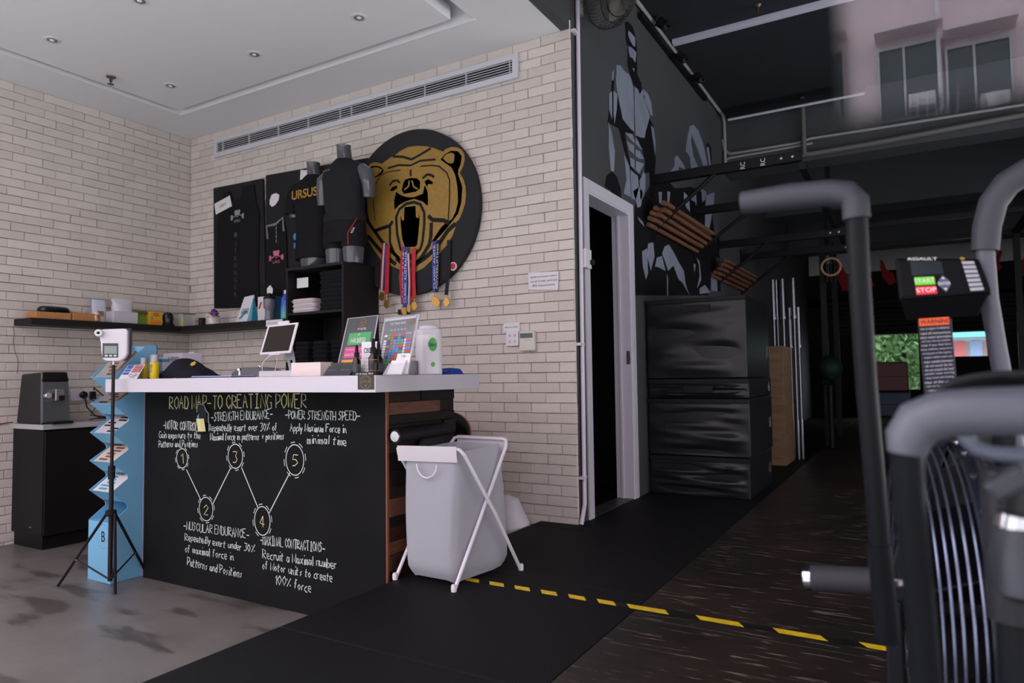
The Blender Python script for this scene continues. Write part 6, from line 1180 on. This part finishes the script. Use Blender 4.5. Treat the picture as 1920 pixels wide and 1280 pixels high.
# console
cc = [(5.674,-2.22,1.081),(5.84,-2.22,1.085),(5.822,-2.19,1.163),(5.668,-2.19,1.178)]
slab_q('console', cc, .03, darkp, bkx, bev=.008); f = sheetfn(cc)
con = bkx.children[-1]
slab_q('screen', [tuple(f(.18, .54, .001)), tuple(f(.55, .56, .001)), tuple(f(.55, .89, .001)), tuple(f(.18, .89, .001))], .002, M('console_lcd', (38, 48, 50), .15), bkx)
def pushbtn(u0, u1, v0, v1, cc_, s_, em_, nm, tm=paper, w_=.8):
    slab_q(nm, [tuple(f(u0, v0, .0025)), tuple(f(u1, v0, .0025)), tuple(f(u1, v1, .0025)), tuple(f(u0, v1, .0025))], .003, M('btn_'+nm, cc_, .4), bkx, bev=.0012)
    if s_: qtext(s_, f, (u0+u1)/2, (v0+v1)/2, (v1-v0)*.09*.55, (u1-u0)*.2*w_*1.0, tm, bkx, .0032)
pushbtn(.2, .43, .30, .50, (110, 210, 40), 'START', 0, 'start_button'); pushbtn(.2, .43, .07, .27, (225, 45, 65), 'STOP', 0, 'stop_button')
MB().add([f(.46+.13*a, b_, .0028) for a, b_ in ((0, .26), (.5, .08), (1, .26), (1, .36), (.5, .52), (0, .36))], [(0, 1, 2, 3, 4, 5)]).out('enter_pad', M('enter_pad', (72, 80, 100), .4), bkx); qtext('ENTER', f, .525, .3, .007, .022, paper, bkx, .0034)
q = MB(); q.add([f(.505, .42, .0034), f(.545, .42, .0034), f(.525, .47, .0034)], [(0, 1, 2)]).add([f(.505, .18, .0034), f(.525, .13, .0034), f(.545, .18, .0034)], [(0, 1, 2)]); q.out('arrows', paper, bkx)
qtext('ASSAULT', f, .33, .95, .007, .056, paper, bkx, .0015)
for k in range(7): MB().add([f(.78+.02*(6-k)*0+.0, .07+.12*k, .002), f(.92, .07+.12*k, .002), f(.92, .155+.12*k, .002), f(.78, .155+.12*k, .002)], [(0, 1, 2, 3)]).out('side_button', M('silver_key', (160, 162, 170), .4), bkx)
q = MB(); q.poly([(.8+.03*math.cos(k*.7), .95+.04*math.sin(k*.7)) for k in range(9)], lambda a, b, d: f(a, b, .002), 0); q.out('gold_logo', gold, bkx)
MB().hexa([(5.686,-2.2,1.035),(5.813,-2.2,1.038),(5.815,-2.17,1.04),(5.686,-2.17,1.037)], [(5.676,-2.215,1.081),(5.835,-2.215,1.086),(5.838,-2.18,1.089),(5.675,-2.18,1.084)]).out('console_base', M('console_base', (10, 10, 12), .7, spec=.04), bkx, bev=.004)
mc = [(5.715,-2.21,0.82),(5.774,-2.21,0.827),(5.768,-2.2,1.042),(5.706,-2.2,1.041)]
slab_q('mast', mc, .04, M('mast_black', (34, 35, 40), .4), bkx, bev=.004); f = sheetfn(mc)
q = MB(); q.add(patch(f, .04, .93, .92, .995, .001), [(0, 1, 2, 3)]); q.out('warning_band', M('warning_orange', (232, 92, 40), .5), bkx); qtext('WARNING', f, .52, .957, .010, .056, ink, bkx, .0016)
MB().add(patch(f, .03, .94, .02, .918, .001), [(0, 1, 2, 3)]).out('label_sheet', M('label_black', (28, 29, 36), .5), bkx)
lines = ['RISK OF INJURY TO PERSONS', 'read all instructions', 'obtain medical advice before', 'use if you have any condition', 'stop if you feel faint', 'keep children away from', 'moving parts of this machine', '- inspect before each use', '- wear suitable footwear', '- do not touch the fan', '- do not exceed the load', '- pedals keep turning', '- keep hands and clothing', 'clear of the wheel', '- use on level ground', '- replace worn labels', '- tighten seat post knob', '- supervise new users', '- keep area clear', '- for indoor use only', '- do not remove guards', 'see the owner manual']
for k, s_ in enumerate(lines): qtext(s_, f, .49, .885-k*.0395, .0052, .052+.002*(k % 3), M('label_text', (190, 190, 205), .6), bkx, .0016)
# fan wheel with wire cage, seen nearly edge on
wc_ = Vector((5.74,-2.2,0.521)); wc_.z = .44; Rw = .33; hwid = .085; wx = Vector((1, .12, 0)).normalized(); wy_ = Vector((-.12, 1, 0)).normalized()
def ring(r, o, tr_, n=64): return [wc_+wx*o+(wy_*math.cos(2*math.pi*k/n)+Z*math.sin(2*math.pi*k/n))*r for k in range(n)]
wire = M('cage_wire', (120, 126, 150), .25, .8)
for o, r in ((-.082, .300), (-.078, .311), (-.068, .320), (-.056, .326), (-.042, .330), (-.028, .332), (-.012, .333), (.004, .333), (.04, .330), (.054, .326), (.066, .32), (.076, .311)): MB().tube(ring(r, o, .002), .0022, 6, closed=True).out('cage_wire', wire, bkx, smooth=True)
for o, sgn in ((-.084, -1), (.08, 1)):
    for r in (.28, .25, .21, .17, .13): MB().tube(ring(r, o-sgn*0+sgn*.004*(1), .002, 48), .0022, 6, closed=True).out('cage_wire', wire, bkx, smooth=True)
MB().grid(lambda u, v: wc_+wx*(.012+.024*v)+(wy_*math.cos(2*math.pi*u)+Z*math.sin(2*math.pi*u))*(Rw+.004), 64, 1).out('rim_band', M('rim_band', (34, 38, 50), .25, .3), bkx, smooth=True, solid=.004)
for k in range(24):
    a = 2*math.pi*k/24; p = wc_+wx*.024+(wy_*math.cos(a)+Z*math.sin(a))*(Rw+.006); d = (wy_*math.cos(a)+Z*math.sin(a)); MB().cyl(p, p+d*.004, .0055, 10).out('bolt', steel, bkx)
q = MB()
for k in range(12):
    a = 2*math.pi*k/12+.1; d = wy_*math.cos(a)+Z*math.sin(a); e = wy_*-math.sin(a)+Z*math.cos(a)
    q.add([wc_+d*.06-wx*.06, wc_+d*.29-wx*.06+e*.02, wc_+d*.29+wx*.06-e*.02, wc_+d*.06+wx*.06], [(0, 1, 2, 3)])
q.out('fan_blade', M('blade_black', (16, 17, 20), .4), bkx, solid=.003); MB().cyl(wc_-wx*.085, wc_+wx*.085, .06, 24).out('fan_hub', darkp, bkx, smooth=True)
for s_ in (-1, 1):
    MB().bar(wc_+wx*s_*.1, wc_+wx*s_*.1+Vector((0, -.05, -.42)), .035, .05).out('fork', tubeb, bkx, bev=.006)
    MB().bar(wc_+wx*s_*.1, Vector((wc_.x+.06, -2.22, .86))+wx*s_*.05, .03, .04).out('upright', tubeb, bkx, bev=.006)
for y_ in (-2.36, -2.88): MB().bar((wc_.x-.26, y_, .03), (wc_.x+.1, y_, .03), .05, .05).out('floor_bar', tubeb, bkx, bev=.01)
MB().bar((wc_.x-.03, -2.4, .05), (wc_.x-.03, -2.88, .05), .05, .06).out('base_beam', tubeb, bkx, bev=.008)
pg = [(5.518,-2.52,0.548),(5.622,-2.52,0.556),(5.671,-2.52,0.559)]
MB().cyl(pg[0], pg[1], .0235, 20).out('foot_peg', M('peg_rubber', (52, 52, 56), .6), bkx, smooth=True); v_ = (Vector(pg[0])-Vector(pg[1])).normalized(); MB().cyl(Vector(pg[0]), Vector(pg[0])+v_*.012, .022, 20).out('peg_cap', chrome, bkx, smooth=True); MB().cyl(pg[1], pg[2], .012, 14).out('peg_axle', chrome, bkx, smooth=True)
# seat
sp0 = (5.775,-2.95,0.647); sp1 = (5.779,-2.95,0.815)
# second machine, closest to the camera
b2 = T('spin_bike', 'second exercise bike at the right edge with thick grey foam handle', 'exercise bike', (6.1, -3.0, 0))
MB().tube([(5.835,-3.08,0.885),(5.791,-3.08,0.889),(5.748,-3.08,0.887),(5.718,-3.08,0.884),(5.698,-3.08,0.875),(5.688,-3.08,0.858),(5.686,-3.08,0.843)], [.024, .024, .024, .024, .024, .022, .018], 20).out('handle_grip', M('foam_grip_light', (84, 86, 96), .5), b2, smooth=True)
MB().tube([(5.686,-3.08,0.848),(5.687,-3.06,0.779),(5.691,-3.03,0.687),(5.695,-3.0,0.579),(5.701,-2.98,0.49)], .0155, 16).out('swing_arm', tubeb, b2, smooth=True)
MB().tube([(5.74,-3.0,0.866),(5.743,-3.0,0.853),(5.751,-3.0,0.843),(5.767,-3.0,0.838),(5.796,-3.0,0.837),(5.83,-3.0,0.838)], .0085, 12).out('inner_bar', M('bar_grey', (96, 100, 116), .35), b2, smooth=True)
MB().grid(lambda u, v: (Vector((5.803,-2.85,0.899))+Vector((.08*math.cos(math.pi*u)*math.sin(math.pi*(v*.5)+.001), .1*math.cos(math.pi*v*.5), .026*math.sin(math.pi*u)*math.sin(math.pi*(v*.5))-.002))), 20, 12).out('saddle', M('saddle_black', (28, 28, 32), .6), b2, smooth=True, solid=.01)
pc = [(5.787,-2.9,0.81),(5.788,-2.9,0.634)]
MB().cyl(pc[0], pc[1], .028, 20).out('seat_post', M('post_grey', (42, 42, 46), .4), b2, smooth=True); MB().cyl(pc[1], (pc[1][0], pc[1][1], 0.02), .02, 16).out('post_base', tubeb, b2, smooth=True)
MB().bar((5.765,-2.95,0.787), (5.801,-2.95,0.814), .03, .025).out('seat_bracket', M('bracket_grey', (62, 64, 72), .4), b2, bev=.006)
MB().lathe((5.787,-3.0,0.729), [(.014, -.045), (.028, -.036), (.03, .0), (.024, .032), (.014, .036)], 20).out('adjust_knob', M('knob_slate', (56, 60, 68), .4), b2, smooth=True); MB().cyl((5.785,-3.0,0.76), (5.787,-3.0,0.774), .022, 18).out('knob_ring', chrome, b2, smooth=True)
MB().loft([(-.07, 0, 0, .03, .02), (-.03, 0, 0, .045, .03), (.03, 0, 0, .045, .03), (.06, 0, 0, .02, .02)], 18).out('pedal_cage', darkp, b2, smooth=True).location = Vector((5.765,-2.85,0.665))-Vector(b2.location)
MB().bar((6.02, -3.4, .03), (6.02, -2.7, .03), .07, .06).bar((5.96, -2.75, .03), (6.4, -2.75, .03), .06, .06).bar((5.9, -3.35, .03), (6.4, -3.35, .03), .06, .06).out('base_frame', tubeb, b2, bev=.01)

# ---------------- glass pane beside the camera ----------------
gm = bpy.data.materials.new('window_glass'); gm.use_nodes = True; nt = gm.node_tree; nt.nodes.clear(); n = nt.nodes.new
o_ = n('ShaderNodeOutputMaterial'); mxs = n('ShaderNodeMixShader'); tr_ = n('ShaderNodeBsdfTransparent'); gl_ = n('ShaderNodeBsdfGlossy'); gl_.inputs['Roughness'].default_value = .0; fz = n('ShaderNodeFresnel'); fz.inputs[0].default_value = 1.62
nt.links.new(fz.outputs[0], mxs.inputs[0]); nt.links.new(tr_.outputs[0], mxs.inputs[1]); nt.links.new(gl_.outputs[0], mxs.inputs[2]); nt.links.new(mxs.outputs[0], o_.inputs[0])
gp_ = T('glass_panel', 'fixed clear glass shopfront panel in front of the exercise bikes', 'glass', (6.6, -3.72, 0))
MB().box(5.683, 7.4, -3.722, -3.714, .995, 3.6).out('pane', gm, gp_)
MB().box(7.4, 7.46, -3.75, -3.69, 0, 3.6).out('post', steel, gp_)
